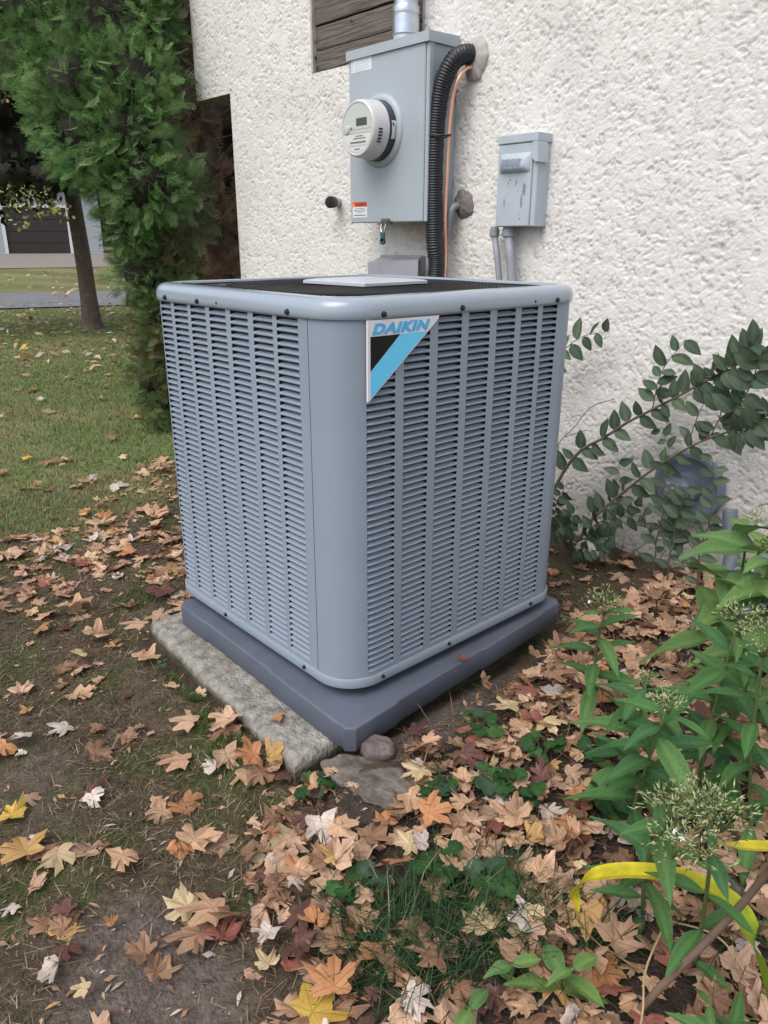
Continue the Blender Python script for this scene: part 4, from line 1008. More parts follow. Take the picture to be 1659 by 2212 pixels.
while n_ < 1150:       # lawn, out to the street
    r_ = 2.6 * math.exp(random.random() * 1.75); a = math.radians(random.uniform(146, 187))
    x, y = 1.04 + r_*math.cos(a), -.84 + r_*math.sin(a)
    if x > -1.8 or blocked(x, y) or math.hypot(x, y) < 1.9: continue
    d = r_ / 6
    if random.random() > .07 + .93*min(1, max(0, (r_-5.5)/2.5)): continue
    litter(x, y, random.uniform(.035, .075) if r_ < 7 else random.uniform(.045, .09), random.choice(CWF), .012, random.gauss(0, .35), None if r_ < 6 else -1); n_ += 1
for _ in range(260):  # beyond the street
    r_ = random.uniform(15, 30); a = math.radians(random.uniform(150, 175)); x, y = 1.04 + r_*math.cos(a), -.84 + r_*math.sin(a)
    litter(x, y, random.uniform(.08, .14), random.choice(CWF), .02, random.gauss(0, .4), -1)
o = mk('leaf_litter', np.vstack(VS), np.vstack(FS), M['leaf_col'], None, True, np.vstack(CS), np.vstack(US)); tag(o, 'dry leaf litter and crumbs spread over bed, turf and lawn', 'leaf litter', kind='stuff')

# ------------------------------------------------------------------ grass, thatch, moss
def blades(x, y, z, h, w, lean, ang, col, curl=.5):
    """tapered bent blades: 5 points, 3 triangles each"""
    n = len(x); dx, dy = np.cos(ang), np.sin(ang); px, py = -dy, dx
    V = np.zeros((n, 5, 3)); hz = h*np.cos(lean); hx = h*np.sin(lean)
    for k, (f, ww) in enumerate(((0, 1), (.55, .75), (1, 0))):
        bx = hx*(f**(1+curl)); bz = hz*(f - .25*curl*f*f)
        cx_, cy_, cz_ = x + dx*bx, y + dy*bx, z + bz
        if k < 2:
            V[:, 2*k] = np.stack([cx_ - px*w*ww/2, cy_ - py*w*ww/2, cz_], -1); V[:, 2*k+1] = np.stack([cx_ + px*w*ww/2, cy_ + py*w*ww/2, cz_], -1)
        else: V[:, 4] = np.stack([cx_, cy_, cz_], -1)
    F = np.array([(0, 1, 3), (0, 3, 2), (2, 3, 4)])[None] + (np.arange(n)*5)[:, None, None]
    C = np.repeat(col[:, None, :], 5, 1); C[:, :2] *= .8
    return V.reshape(-1, 3), F.reshape(-1, 3), C.reshape(-1, 3)
def nblocked(x, y): return ~(((x > -.76) & (x < .09) & (y > -.15) & (y < .78)) | (np.hypot(x-.094, y-.006) < .045) | (np.hypot((x-.187)/.065, (y+.048)/.055) < 1) | (np.hypot((x-.098)/.06, (y+.055)/.045) < 1) | ((y > 1.42) & (x > -3.0)))
parts = []
# mown lawn
N_ = 230000; r_ = 2.2*np.exp(rng.random(N_)*1.95); a = np.radians(rng.uniform(145, 188, N_))
x, y = 1.04 + r_*np.cos(a), -.84 + r_*np.sin(a)
road = ((x + 15.34)*(-d1[1]) + (y - 4.57)*d1[0]); inroad = (road < .15) & (road > -4.0)
dr_ = np.abs((x*0))
nrm = np.array([d1[1], -d1[0]]); off = (x - a0[0])*nrm[0] + (y - a0[1])*nrm[1]; wd_ = (a1 - a0) @ nrm
inroad = (off > -.15) & (off < wd_ + .12)
k = (rng.random(N_) < lawn_mask(x, y) * 1.1) & ~inroad & nblocked(x, y)
x, y, r_ = x[k], y[k], r_[k]; n_ = len(x)
ln = fbm(x*.9, y*.9, 3); patch = sstep(-.3, .6, ln + .5*fbm(x*4, y*4, 2))[:, None]
col = (np.array([.17, .225, .082])*(1-patch) + np.array([.27, .255, .125])*patch) * rng.uniform(.7, 1.3, (n_, 1))
dry = rng.random(n_) < .09; col[dry] = np.array([.24, .19, .10]) * rng.uniform(.6, 1.2, (dry.sum(), 1))
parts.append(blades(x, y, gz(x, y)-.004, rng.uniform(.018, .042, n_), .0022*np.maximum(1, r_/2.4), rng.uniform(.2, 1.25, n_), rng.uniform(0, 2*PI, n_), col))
# thin turf: flat straw and short moss
N_ = 70000; x = rng.uniform(-2.3, .5, N_); y = rng.uniform(-.85, 1.0, N_)
k = nblocked(x, y) & (rng.random(N_) > .85*soil_mask(x, y)) & (rng.random(N_) > .9*bed_mask(x, y)); x, y = x[k], y[k]; n_ = len(x)
pick = rng.random(n_); t_ = np.array([[.25, .19, .125], [.15, .11, .07], [.075, .055, .04], [.38, .30, .22], [.095, .095, .045]])
col = t_[(pick*5).astype(int) % 5] * rng.uniform(.6, 1.25, (n_, 1))
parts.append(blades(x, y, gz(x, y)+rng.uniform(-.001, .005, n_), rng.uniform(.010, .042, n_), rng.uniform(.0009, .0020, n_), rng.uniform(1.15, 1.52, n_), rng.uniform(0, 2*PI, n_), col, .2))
N_ = 60000; x = rng.uniform(-2.3, .6, N_); y = rng.uniform(-.85, 1.2, N_)
mo = fbm(x*6, y*6, 3) + .3*fbm(x*.9, y*.9, 3); front = np.exp(-((y+.19)/.07)**2)*((x > -.75) & (x < .0))
k = nblocked(x, y) & (rng.random(N_) < sstep(.0, .7, mo + .55*front - .3*soil_mask(x, y)) * (1-soil_mask(x, y))*(1-.8*bed_mask(x, y))); x, y = x[k], y[k]; n_ = len(x)
col = np.array([.06, .085, .026]) * rng.uniform(.5, 1.6, (n_, 1)); col[:, 0] *= rng.uniform(.8, 1.5, n_)
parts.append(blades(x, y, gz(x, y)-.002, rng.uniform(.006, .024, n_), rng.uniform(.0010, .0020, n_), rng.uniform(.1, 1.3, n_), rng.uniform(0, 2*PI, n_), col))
# bright moss cushions along the slab
for (mx_, my_, mr_) in ((-.25, -.165, .05), (-.475, -.135, .035), (-.147, -.205, .05), (-.36, -.15, .03), (-.62, -.12, .03), (-2.12, .741, .12), (-1.57, .417, .12), (-2.36, .70, .1), (-1.0, -.02, .07)):
    n_ = 1500; q = rng.random(n_)**.5*mr_; a = rng.uniform(0, 2*PI, n_); x, y = mx_ + q*np.cos(a), my_ + q*np.sin(a); k = nblocked(x, y); x, y = x[k], y[k]; n_ = len(x)
    col = np.array([.075, .125, .03]) * rng.uniform(.5, 1.5, (n_, 1))
    parts.append(blades(x, y, gz(x, y)-.002, rng.uniform(.008, .022, n_), rng.uniform(.001, .0022, n_), rng.uniform(.1, 1.1, n_), rng.uniform(0, 2*PI, n_), col))
def joinp(name, parts, m, label, cat):
    b0 = 0; V, F, C = [], [], []
    for v, f, c in parts: V.append(v); F.append(f + b0); C.append(c); b0 += len(v)
    return tag(mk(name, np.vstack(V), np.vstack(F), m, None, False, np.vstack(C)), label, cat, kind='stuff')
joinp('grass', parts, M['grass'], 'mown grass, dry thatch and moss covering the ground', 'grass')
# long dark grass tufts in front, and sparse long blades in the bed
parts = []
for (tx, ty, rr, n_, h0, h1) in ((.401, -.256, .040, 190, .05, .14), (.452, -.187, .06, 230, .06, .17), (.502, -.10, .06, 170, .06, .17), (.49, -.26, .06, 200, .06, .16), (.30, -.287, .03, 90, .04, .09), (.54, -.15, .06, 170, .06, .16), (.43, -.32, .05, 110, .05, .13),
                                 (.62, -.06, .05, 130, .06, .14), (.19, -.33, .03, 90, .03, .07), (.30, -.01, .03, 80, .03, .08), (.25, .02, .04, 90, .03, .08), (-.70, .82, .06, 120, .05, .14), (.78, .12, .04, 60, .08, .2), (-.2, 1.3, .1, 70, .08, .2)):
    x = tx + rng.normal(0, rr*.6, n_); y = ty + rng.normal(0, rr*.6, n_); k = nblocked(x, y); x, y = x[k], y[k]; n_ = len(x)
    col = np.array([.028, .068, .024]) * rng.uniform(.5, 1.7, (n_, 1)); dd = rng.random(n_) < .08; col[dd] = np.array([.25, .2, .12])
    parts.append(blades(x, y, gz(x, y)-.004, rng.uniform(h0, h1, n_), rng.uniform(.0016, .003, n_), rng.uniform(.45, 1.45, n_), rng.uniform(0, 2*PI, n_), col, .9))
joinp('long_grass', parts, M['grass'], 'tufts of long dark green grass between the fallen leaves', 'grass')
# twigs and dead stalks mixed into the bed
parts = []
N_ = 5000; x = rng.uniform(0, .95, N_); y = rng.uniform(-.45, 1.38, N_); k = nblocked(x, y) & (rng.random(N_) < .25 + .75*(y > .0)); x, y = x[k], y[k]; n_ = len(x)
col = np.array([.17, .115, .08]) * rng.uniform(.4, 1.6, (n_, 1))
parts.append(blades(x, y, gz(x, y)+rng.uniform(0, .02, n_), rng.uniform(.02, .08, n_), rng.uniform(.0008, .0022, n_), rng.uniform(1.1, 1.5, n_), rng.uniform(0, 2*PI, n_), col, .2))
joinp('dead_stalks', parts, M['grass'], 'thin dry stalks and needles mixed in the leaf litter', 'stalks')

# ------------------------------------------------------------------ broad leaved plants
def lance_mesh(name, L_, Wd, fold, droop, col, wave=.0, n=8, shape=1.0, tipc=1.0, holes=0):
    """leaf along +x from its base; folded along the midrib, drooping towards the tip"""
    V, C = [], []
    for i_ in range(n+1):
        t = i_/n; wdt = Wd * (math.sin(PI*min(1, t**.75*1.0))**shape) * (1 if t < 1 else 0) + (.0015 if t < .05 else 0)
        if t >= 1: wdt = 0
        xx = L_*(t - .12*droop*t*t); zz = -droop*L_*.55*t*t
        for j, sgn in enumerate((-1, -.5, 0, .5, 1)):
            V.append((xx, sgn*wdt/2, zz + fold*abs(sgn)*wdt*.5 + wave*Wd*math.sin(9*t + sgn*2)*abs(sgn)))
            C.append(np.array(col)*(1.28 if sgn == 0 else (.92 if abs(sgn) == .5 else 1.03))*(1 + (tipc-1)*t))
    F = [(i_*5+j, i_*5+j+1, (i_+1)*5+j+1, (i_+1)*5+j) for i_ in range(n) for j in range(4)]
    o = mk(name, V, np.array(F), M['green_col'], None, True, np.array(C)); me = o.data; bpy.data.objects.remove(o); return me
GREENS = [(.072, .172, .052), (.058, .148, .054), (.092, .188, .058)]
PH = [lance_mesh('leaf', 1, .27, f, d, c, w) for f, d, c, w in ((.35, .3, GREENS[0], .05), (.25, .55, GREENS[1], .08), (.45, .15, GREENS[0], .06), (.3, .8, GREENS[2], .07), (.2, .45, GREENS[1], .1))]
PHL = [lance_mesh('leaf', 1, .42, f, d, c, w, tipc=1.2) for f, d, c, w in ((.3, .4, (.115, .215, .065), .06), (.25, .6, (.095, .185, .062), .08), (.35, .25, (.135, .235, .07), .05))]
OV = [lance_mesh('leaf', 1, .52, f, d, c, w, 7, .9) for f, d, c, w in ((.25, .2, (.066, .102, .064), .04), (.3, .5, (.080, .122, .076), .06), (.15, .35, (.055, .088, .056), .05), (.35, .1, (.092, .134, .084), .05))]
def leaf_at(par, me, p, d, up, s):
    """leaf with base p, pointing along d, face turned towards up"""
    d = Vector(d).normalized(); u = Vector(up); zz = (u - d*u.dot(d)); zz = zz.normalized() if zz.length > 1e-4 else d.orthogonal().normalized(); yy = zz.cross(d)
    Mx = Matrix(((d.x, yy.x, zz.x, p[0]), (d.y, yy.y, zz.y, p[1]), (d.z, yy.z, zz.z, p[2]), (0, 0, 0, 1))) @ Matrix.Diagonal((s, s, s, 1))
    return inst('leaf', me, par, Mx)
def seed_head(par, c_, r_, n, col1=(.46, .48, .27), flowers=0, ax=(0, 0, 1)):
    V, F, C = [], [], []; b0 = 0
    for k in range(n):
        d = np.random.default_rng(int(c_[0]*1e5) + k*13 + int(abs(c_[1])*7e4)).normal(size=3); d[2] = abs(d[2])*.8 + .15*d[2]; d /= np.linalg.norm(d)
        d = d*np.array([1, 1, .75]) + .25*np.sin(d*5 + k % 7); p = np.array(c_) + d*r_*random.uniform(.25, 1.05)**.8; e = d + np.array([0, 0, .35]) + np.random.default_rng(k).normal(size=3)*.45; e /= np.linalg.norm(e)
        L_ = random.uniform(.006, .013); w = .0013; a = np.cross(e, [0.3, .2, 1]); a /= np.linalg.norm(a); b_ = np.cross(e, a)
        cc = np.array(col1)*random.uniform(.6, 1.35)*np.array([random.uniform(.75, 1.15), 1, random.uniform(.8, 1.1)])
        if random.random() < .4: cc = np.array((.24, .30, .12))*random.uniform(.7, 1.3)
        V += [p - e*L_*.6, p + a*w, p - a*.5*w + b_*w*.87, p - a*.5*w - b_*w*.87, p + e*L_*.6]; C += [cc*.8, cc, cc, cc, cc*1.25]
        F += [(b0, b0+2, b0+1), (b0, b0+3, b0+2), (b0, b0+1, b0+3), (b0+4, b0+1, b0+2), (b0+4, b0+2, b0+3), (b0+4, b0+3, b0+1)]; b0 += 5
        if k % 3 == 0:                                        # thin stalk to the centre
            q = np.array(c_) - np.array([0, 0, r_*.6]); V += [q + a*.0006, q - a*.0006, p - e*L_*.5]; C += [np.array((.12, .15, .06))]*3; F.append((b0, b0+1, b0+2)); b0 += 3
    o = mk('seed_head', V, np.array(F), M['green_col'], par, False, np.array(C)); o['kind'] = 'stuff'
    for k in range(flowers):
        d = np.random.default_rng(k*7+int(c_[0]*1e4)).normal(size=3); d[2] = abs(d[2]) + .3; d /= np.linalg.norm(d); p = np.array(c_) + d*r_*1.02
        a = np.cross(d, [0, .2, 1]); a /= np.linalg.norm(a); b_ = np.cross(d, a); V = [p]; F = []
        for j in range(10):
            q = j*PI/5; rr = .0048 if j % 2 == 0 else .0022; V.append(p + rr*(a*math.cos(q) + b_*math.sin(q)) + d*.001*(j % 2))
        F = [(0, 1+j, 1+(j+1) % 10) for j in range(10)]
        mk('flower', V, np.array(F), M['white_petal'], par)
M['white_petal'] = mat('white_petal', (.72, .70, .74), .6)
M['stem'] = mat('green_stem', (.10, .14, .05), .6, 0, .15, 20)
def phlox(base, top, npair, ls, label, meshes=PH, head=None, seed=0, droop=.2, t0=.15, group='tall garden plants with lance shaped leaves', extra=0):
    r = random.Random(seed); base = Vector(base); top = Vector(top); t = thing('perennial_plant', label, 'plant', tuple(base), group); MI = Vector(base)
    bend = Vector((r.uniform(-.02, .02), r.uniform(-.02, .02), 0))
    pts = [base + (top-base)*f + bend*math.sin(PI*f) - MI for f in np.linspace(0, 1, 9)]
    b = MB(); b.tube([tuple(p) for p in pts], np.linspace(.0036, .0022, 9), 7); b.build('stem', M['stem'], t, True)
    a0_ = r.uniform(0, PI)
    for k in range(npair):
        f = t0 + (1-t0)*(k/(npair-1) if npair > 1 else 1)*.97; p = base + (top-base)*f + bend*math.sin(PI*f) - MI
        for s_ in (0, 1):
            a = a0_ + (PI/2)*(k % 2) + PI*s_ + r.gauss(0, .25) + .35*k; up_ = r.uniform(.0, .55) if f > .4 else r.uniform(-.25, .25)
            L_ = ls * r.uniform(.8, 1.15) * (1 - .35*max(0, f-.75)/.25) * (.75 + .25*min(1, f/.3))
            leaf_at(t, meshes[r.randrange(len(meshes))], p, (math.cos(a), math.sin(a), up_ - droop*r.random()), (r.gauss(0, .2), r.gauss(0, .2), 1), L_)
    if head:
        for (hx, hy, hz, hr, hn, fl) in head: seed_head(t, (hx-MI.x, hy-MI.y, hz-MI.z), hr, hn, flowers=fl)
    return t
phlox((.315, .44, -.095), (.345, .385, .20), 7, .108, 'green plant with a pale seed head nearest the right corner of the pad', head=[(.345, .383, .215, .042, 130, 1)], seed=3, t0=.3)
phlox((.545, .19, -.095), (.625, .098, .245), 11, .125, 'bushy green plant with one small seed head in the middle of the plants', head=[(.632, .090, .262, .028, 80, 0), (.60, .125, .235, .02, 50, 0)], seed=11)
phlox((.47, .27, -.095), (.53, .22, .19), 9, .125, 'leafy green plant with the smallest seed head beside the bushy middle one', seed=5, head=[(.535, .215, .205, .022, 60, 0)])
phlox((.60, .33, -.095), (.640, .268, .32), 10, .108, 'green plant with a pale seed head behind the bushy middle plant', head=[(.645, .262, .345, .042, 110, 0)], seed=8)
phlox((.72, .30, -.09), (.70, .22, .33), 9, .105, 'green plant with a wide seed head at the right edge', head=[(.70, .215, .35, .05, 150, 0), (.735, .235, .33, .035, 70, 0)], seed=21)
phlox((.66, .05, -.095), (.742, -.112, .25), 7, .10, 'green plant with a large seed head above the yellow strap leaf', head=[(.748, -.122, .275, .038, 190, 0), (.776, -.118, .30, .036, 170, 0)], seed=14, t0=.05, droop=.05)
phlox((.755, .02, -.09), (.80, -.13, .26), 4, .085, 'green plant with the widest seed head at the right edge of the foreground', head=[(.80, -.12, .30, .040, 130, 1), (.803, -.165, .29, .034, 90, 1), (.775, -.165, .27, .032, 80, 1)], seed=34, t0=.1, droop=.05)
phlox((.40, .80, -.09), (.585, .50, .42), 7, .165, 'tall pale green leaning plant with broad leaves in front of the hose reel', PHL, seed=41, t0=.3, droop=.45)
phlox((.345, .98, -.09), (.50, .62, .36), 6, .15, 'pale green broad leaved plant behind the tall leaning one', PHL, seed=52, t0=.35, droop=.4, head=[(.47, .74, .34, .03, 60, 0)])
phlox((.42, .86, -.09), (.71, .36, .52), 5, .15, 'green plant with brownish seed head at the right edge near the wall', PHL, seed=58, t0=.55, droop=.3, head=[(.66, .47, .50, .045, 130, 0)])
phlox((.585, -.19, -.12), (.60, -.20, -.04), 2, .075, 'small bright green seedling in the front leaf litter left of its neighbours', PHL, seed=61, t0=.4)
phlox((.665, -.15, -.11), (.672, -.165, -.01), 3, .07, 'small bright green seedling below the curled tip of the strap leaf', PHL, seed=66, t0=.4)
phlox((.59, -.27, -.125), (.60, -.285, -.05), 2, .07, 'small bright green seedling at the bottom edge', PHL, seed=67, t0=.4)
phlox((.90, -.13, -.10), (.865, -.20, .10), 6, .085, 'dark green leafy plant in the bottom right corner', seed=71)
phlox((.85, -.02, -.10), (.83, -.14, .06), 5, .07, 'low dark green plant beside the strap leaf base', seed=77)
phlox((.50, .66, -.09), (.62, .42, .40), 8, .125, 'fresh green plant between the tall leaning plant and the wide seed head', PHL, seed=83, t0=.25, droop=.35, head=[(.625, .41, .42, .028, 80, 0)])
phlox((.62, .42, -.09), (.665, .33, .27), 8, .115, 'dense green plant with no seed head behind the plant row', seed=87, t0=.2)
# yellow strap leaves
def strap(path, w, label, ycol, gcol, brown_tip=True):
    P = smooth_path(path, 60); n = len(P); T = np.gradient(P, axis=0); T /= np.linalg.norm(T, axis=1)[:, None]; V, C = [], []
    for i_ in range(n):
        t = i_/(n-1); s_ = np.cross(T[i_], [0, 0, 1.]); s_ /= np.linalg.norm(s_)+1e-9; up = np.cross(s_, T[i_])
        ww = w*min(1, .55 + t*3)*(1 if t < .5 else max(.10, 1 - ((t-.5)/.32)**1.6 if t < .78 else .13))
        for j, sg in enumerate((-1, -.5, 0, .5, 1)):
            V.append(P[i_] + s_*ww/2*sg + up*(abs(sg)*ww*.22))
            k = sstep(.05, .5, t); c = np.array(gcol)*(1-k) + np.array(ycol)*k
            if abs(sg) == .5: c = c*np.array([.72, .85, .7])
            if t > .7: c = c*(1-sstep(.68, .78, t)) + np.array((.36, .22, .11))*sstep(.68, .78, t)
            C.append(c)
    F = [(i_*5+j, i_*5+j+1, (i_+1)*5+j+1, (i_+1)*5+j) for i_ in range(n-1) for j in range(4)]
    return tag(mk('strap_leaf', V, np.array(F), M['green_col'], None, True, np.array(C)), label, 'leaf')
strap([(.90, -.005, -.10), (.875, -.02, -.04), (.858, -.032, .02), (.838, -.056, .1), (.815, -.05, .125), (.785, -.056, .135), (.743, -.072, .135), (.699, -.096, .125), (.663, -.115, .105), (.647, -.119, .085), (.636, -.119, .05), (.638, -.114, .02), (.643, -.101, -.01), (.661, -.081, -.045), (.68, -.065, -.06), (.713, -.05, -.075)], .028, 'long arching yellow and green strap leaf with a curled brown tip', (.62, .50, .03), (.16, .30, .03))
strap([(.86, .24, -.09), (.83, .20, .02), (.805, .155, .085), (.791, .109, .1), (.765, .083, .1), (.743, .086, .085), (.728, .095, .06), (.71, .11, .01)], .020, 'yellow strap leaf end at the right edge under the seed heads', (.60, .47, .04), (.45, .42, .04))
b = MB(); b.tube(smooth_path([(.867, -.124, .3), (.849, -.092, .24), (.825, -.076, .16), (.797, -.076, .08), (.759, -.096, -.02), (.735, -.105, -.09)], 24), np.linspace(.0042, .0052, 24), 8)
tag(b.build('dead_stem', M['twig'], None, True), 'thick brown dead stem crossing the yellow strap leaf', 'stem')
M['straw'] = mat('straw', (.40, .30, .17), .7, 0, .2, 30)
b = MB(); b.tube(smooth_path([(.694, .051, -.07), (.753, .06, -.05), (.793, .052, -.05), (.84, .035, -.08)], 14), .0016, 6); tag(b.build('dry_stalk', M['straw'], None, True), 'thin straw coloured stalk lying under the strap leaf', 'stalk')
b = MB(); b.tube(smooth_path([(.76, -.14, -.07), (.752, -.122, -.04), (.729, -.077, -.03), (.709, .015, -.03), (.7, .036, -.035), (.68, .053, -.06)], 20), .0015, 6); tag(b.build('dry_stalk', M['straw'], None, True), 'curved dry stalk standing inside the loop of the strap leaf', 'stalk')
b = MB(); b.tube(smooth_path([(.39, 1.07, .26), (.383, 1.02, .12), (.375, .972, -.0), (.372, .94, -.09)], 14), .0026, 6); tag(b.build('dry_stalk', mat('pale_stalk', (.5, .42, .35), .7), None, True), 'pale upright dry stalk at the right edge near the wall', 'stalk')
# round leaved ground plants
def round_leaf(col, seed):
    r = np.random.default_rng(seed); n = 22; V = [(0, 0, 0)]; C = [np.array(col)*1.25]
    for fr in (.55, 1):
        for j in range(n):
            a = -PI*.93 + 2*PI*.93*j/(n-1); rr = fr*(.5*(1 + .18*math.cos(a)))*(1 + (.05*(-1)**j if fr == 1 else 0))
            V.append((.12 + rr*math.cos(a), rr*math.sin(a), .10*fr*fr*math.cos(2*a+seed) + .05*r.normal()*fr)); C.append(np.array(col)*(1 if fr < 1 else .88))
    F = [(0, 1+j, 2+j) for j in range(n-1)] + [q for j in range(n-1) for q in ((1+j, 1+n+j, 2+n+j), (1+j, 2+n+j, 2+j))]
    o = mk('leaf', V, np.array(F), M['green_col'], None, True, np.array(C)); me = o.data; bpy.data.objects.remove(o); return me
RL = [round_leaf(c, k) for k, c in enumerate(((.035, .10, .028), (.05, .125, .035), (.055, .105, .06), (.028, .08, .025)))]
VLAB = ['violet plant in the litter just right of the flat stones', 'violet plant with pale leaves among leaves in the bed centre', 'violet plant under the middle garden plant', 'violet plant left of the flat stones', 'violet plant below the flat stone in the tan leaf drift', 'violet plant at the right rim of the flat stone', 'violet plant on the bare soil beside the pad', 'violet plant under the plant with the large seed head', 'violet plant behind the dark grass tuft', 'tiny green sprout midway along the slab edge', 'violet plant right of the pale cream leaf', 'violet plant at the left end of the dark grass tuft', 'tiny green sprout near the left end of the slab']
for k, (x, y) in enumerate([(.329, .08), (.377, .096), (.33, .235), (.075, -.145), (.403, -.13), (.272, -.02), (.197, .191), (.505, .194), (.474, -.092), (-.393, -.175), (.415, .303), (.33, -.252), (-.532, -.155)]):
    z = float(gz(x, y)); t = thing('violet_plant', VLAB[k], 'plant', (x, y, z), 'low round leaved ground plants'); r = random.Random(k+5)
    nl = 3 if 'tiny' in VLAB[k] else r.randint(5, 9); sc_ = .4 if 'tiny' in VLAB[k] else 1
    for j in range(nl):
        a = 2*PI*j/nl + r.gauss(0, .3); d = r.uniform(.008, .034)*sc_; h = r.uniform(.012, .035)*sc_ + .012; s = r.uniform(.026, .042)*sc_
        p = Vector((d*math.cos(a), d*math.sin(a), h)); leaf_at(t, RL[r.randrange(4)], p, (math.cos(a), math.sin(a), r.uniform(-.35, .15)), (r.gauss(0, .3), r.gauss(0, .3), 1), s)
        b = MB(); b.tube([(0, 0, 0), tuple(p*.6 + Vector((0, 0, .005))), tuple(p)], .0009, 4); b.build('leaf_stalk', M['stem'], t)

# ------------------------------------------------------------------ shrub against the wall
sh = thing('shrub', 'sprawling shrub with dark oval leaves against the white wall', 'shrub', (-.3, 1.3, -.09)); SH = Vector(sh.location)
M['shrub_wood'] = mat('shrub_wood', (.12, .095, .075), .8, 0, .25, 40)
BR = [([(-.47, 1.28, -.10), (-.456, 1.30, -.022), (-.406, 1.31, .111), (-.346, 1.32, .218), (-.268, 1.33, .274), (-.172, 1.33, .354), (-.089, 1.33, .409), (-.012, 1.32, .461), (.056, 1.31, .509), (.114, 1.30, .546), (.185, 1.28, .602), (.26, 1.25, .65)], .0065, 30),
      ([(-.29, 1.26, -.10), (-.257, 1.28, -.011), (-.219, 1.30, .047), (-.158, 1.32, .124), (-.064, 1.32, .224), (.062, 1.31, .328), (.168, 1.30, .391), (.237, 1.28, .436), (.31, 1.24, .48)], .0058, 26),
      ([(-.108, 1.33, .40), (-.102, 1.33, .466), (-.092, 1.34, .529), (-.043, 1.35, .612)], .0025, 9),
      ([(-.56, 1.28, .40), (-.489, 1.33, .516), (-.451, 1.34, .554), (-.376, 1.34, .599), (-.308, 1.34, .618)], .0025, 10),
      ([(.03, 1.31, .31), (.04, 1.32, .386), (.063, 1.32, .468), (.077, 1.32, .512)], .002, 7),
      ([(.08, 1.31, .34), (.1, 1.31, .366), (.122, 1.30, .443), (.153, 1.29, .51), (.192, 1.27, .563)], .0025, 10),
      ([(.06, 1.30, .52), (.12, 1.27, .55), (.17, 1.24, .60), (.21, 1.22, .64)], .003, 12),
      ([(.14, 1.29, .42), (.19, 1.25, .48), (.22, 1.23, .55), (.24, 1.2, .62)], .003, 13),
      ([(.16, 1.29, .40), (.20, 1.24, .40), (.24, 1.2, .42), (.28, 1.16, .45)], .003, 10),
      ([(-.38, 1.28, -.10), (-.37, 1.24, .02), (-.34, 1.23, .10)], .0025, 12), ([(-.27, 1.27, -.09), (-.22, 1.26, .0), (-.15, 1.27, .04), (-.06, 1.29, .07)], .0025, 14),
      ([(-.24, 1.27, -.09), (-.19, 1.22, -.03), (-.12, 1.2, .0)], .002, 10), ([(-.33, 1.26, -.09), (-.30, 1.22, -.02), (-.27, 1.2, .04)], .002, 10),
      ([(-.43, 1.26, -.09), (-.44, 1.2, .06), (-.43, 1.18, .17)], .0025, 12), ([(-.20, 1.31, .05), (-.19, 1.33, .12), (-.205, 1.34, .20)], .0016, 6), ([(-.02, 1.32, .25), (-.05, 1.34, .30), (-.08, 1.35, .33)], .0014, 5),
      ([(.0, 1.31, .1), (.03, 1.27, .12), (.07, 1.24, .10), (.1, 1.22, .06)], .002, 9), ([(-.47, 1.24, .1), (-.49, 1.2, .3), (-.46, 1.2, .38)], .0018, 7),
      ([(.02, 1.22, -.09), (.03, 1.2, .05), (.05, 1.18, .16), (.04, 1.17, .27)], .003, 12), ([(.08, 1.2, -.09), (.09, 1.17, .06), (.11, 1.15, .16), (.13, 1.13, .24)], .0028, 11), ([(.0, 1.25, .0), (-.03, 1.22, .08), (-.06, 1.2, .14)], .002, 7),
      ([(.2, 1.15, -.09), (.2, 1.12, .08), (.23, 1.08, .22), (.22, 1.06, .36)], .003, 16), ([(.05, 1.24, .05), (.08, 1.2, .08), (.12, 1.17, .06)], .002, 8), ([(-.40, 1.24, -.09), (-.33, 1.18, -.03), (-.25, 1.15, .02)], .002, 12), ([(-.3, 1.22, -.09), (-.2, 1.14, -.05), (-.1, 1.13, -.02)], .002, 12)]
r = random.Random(77)
for bi, (pts, rad0, nlv) in enumerate(BR):
    P = smooth_path(pts, 26) + .004*np.stack([perlin(np.arange(26)*.35+bi*9, k*3.1) for k in range(3)], 1); P = P - np.array(SH)
    b = MB(); b.tube([tuple(p) for p in P], np.linspace(rad0, rad0*.35, 26), 7); b.build('branch', M['shrub_wood'], sh, True)
    T = np.gradient(P, axis=0)
    nlv = int(nlv*1.12)
    for k in range(nlv):
        f = (.22 if bi < 2 else .15) + (.78 if bi < 2 else .85)*k/max(1, nlv-1); i_ = min(25, int(f*25)); p = P[i_]; t_ = Vector(T[i_]).normalized()
        sd = 1 if k % 2 else -1; out = Vector((0, -1, 0)); side = t_.cross(out).normalized()*sd
        d = side*1.0 + t_*r.uniform(.2, .9) + out*r.uniform(-.15, .55) + Vector((0, 0, -.25*r.random()))
        leaf_at(sh, OV[r.randrange(4)], p, d, out + Vector((r.gauss(0, .4), 0, .45 + r.gauss(0, .35))), r.uniform(.050, .080) * (.75 if bi >= 9 else 1))
b = MB()
for pts in ([(.02, 1.30, -.09), (.084, 1.35, -.037), (.003, 1.36, .022), (-.048, 1.36, .032)], [(.06, 1.3, -.09), (.08, 1.36, .02), (.066, 1.37, .207)], [(-.36, 1.24, .2), (-.353, 1.2, .26), (-.298, 1.2, .328), (-.242, 1.2, .403), (-.164, 1.2, .44)], [(-.33, 1.2, .29), (-.249, 1.2, .328)], [(.09, 1.28, -.09), (.06, 1.3, .0), (-.02, 1.33, .06)], [(-.1, 1.2, -.09), (-.02, 1.25, .0), (.05, 1.28, .02)], [(.0, 1.25, -.09), (.03, 1.3, .0), (.05, 1.33, .05)]):
    o = MB(); o.tube(smooth_path(pts, 16) - np.array(SH), .0013, 5); o.build('bare_twig', M['shrub_wood'], sh)

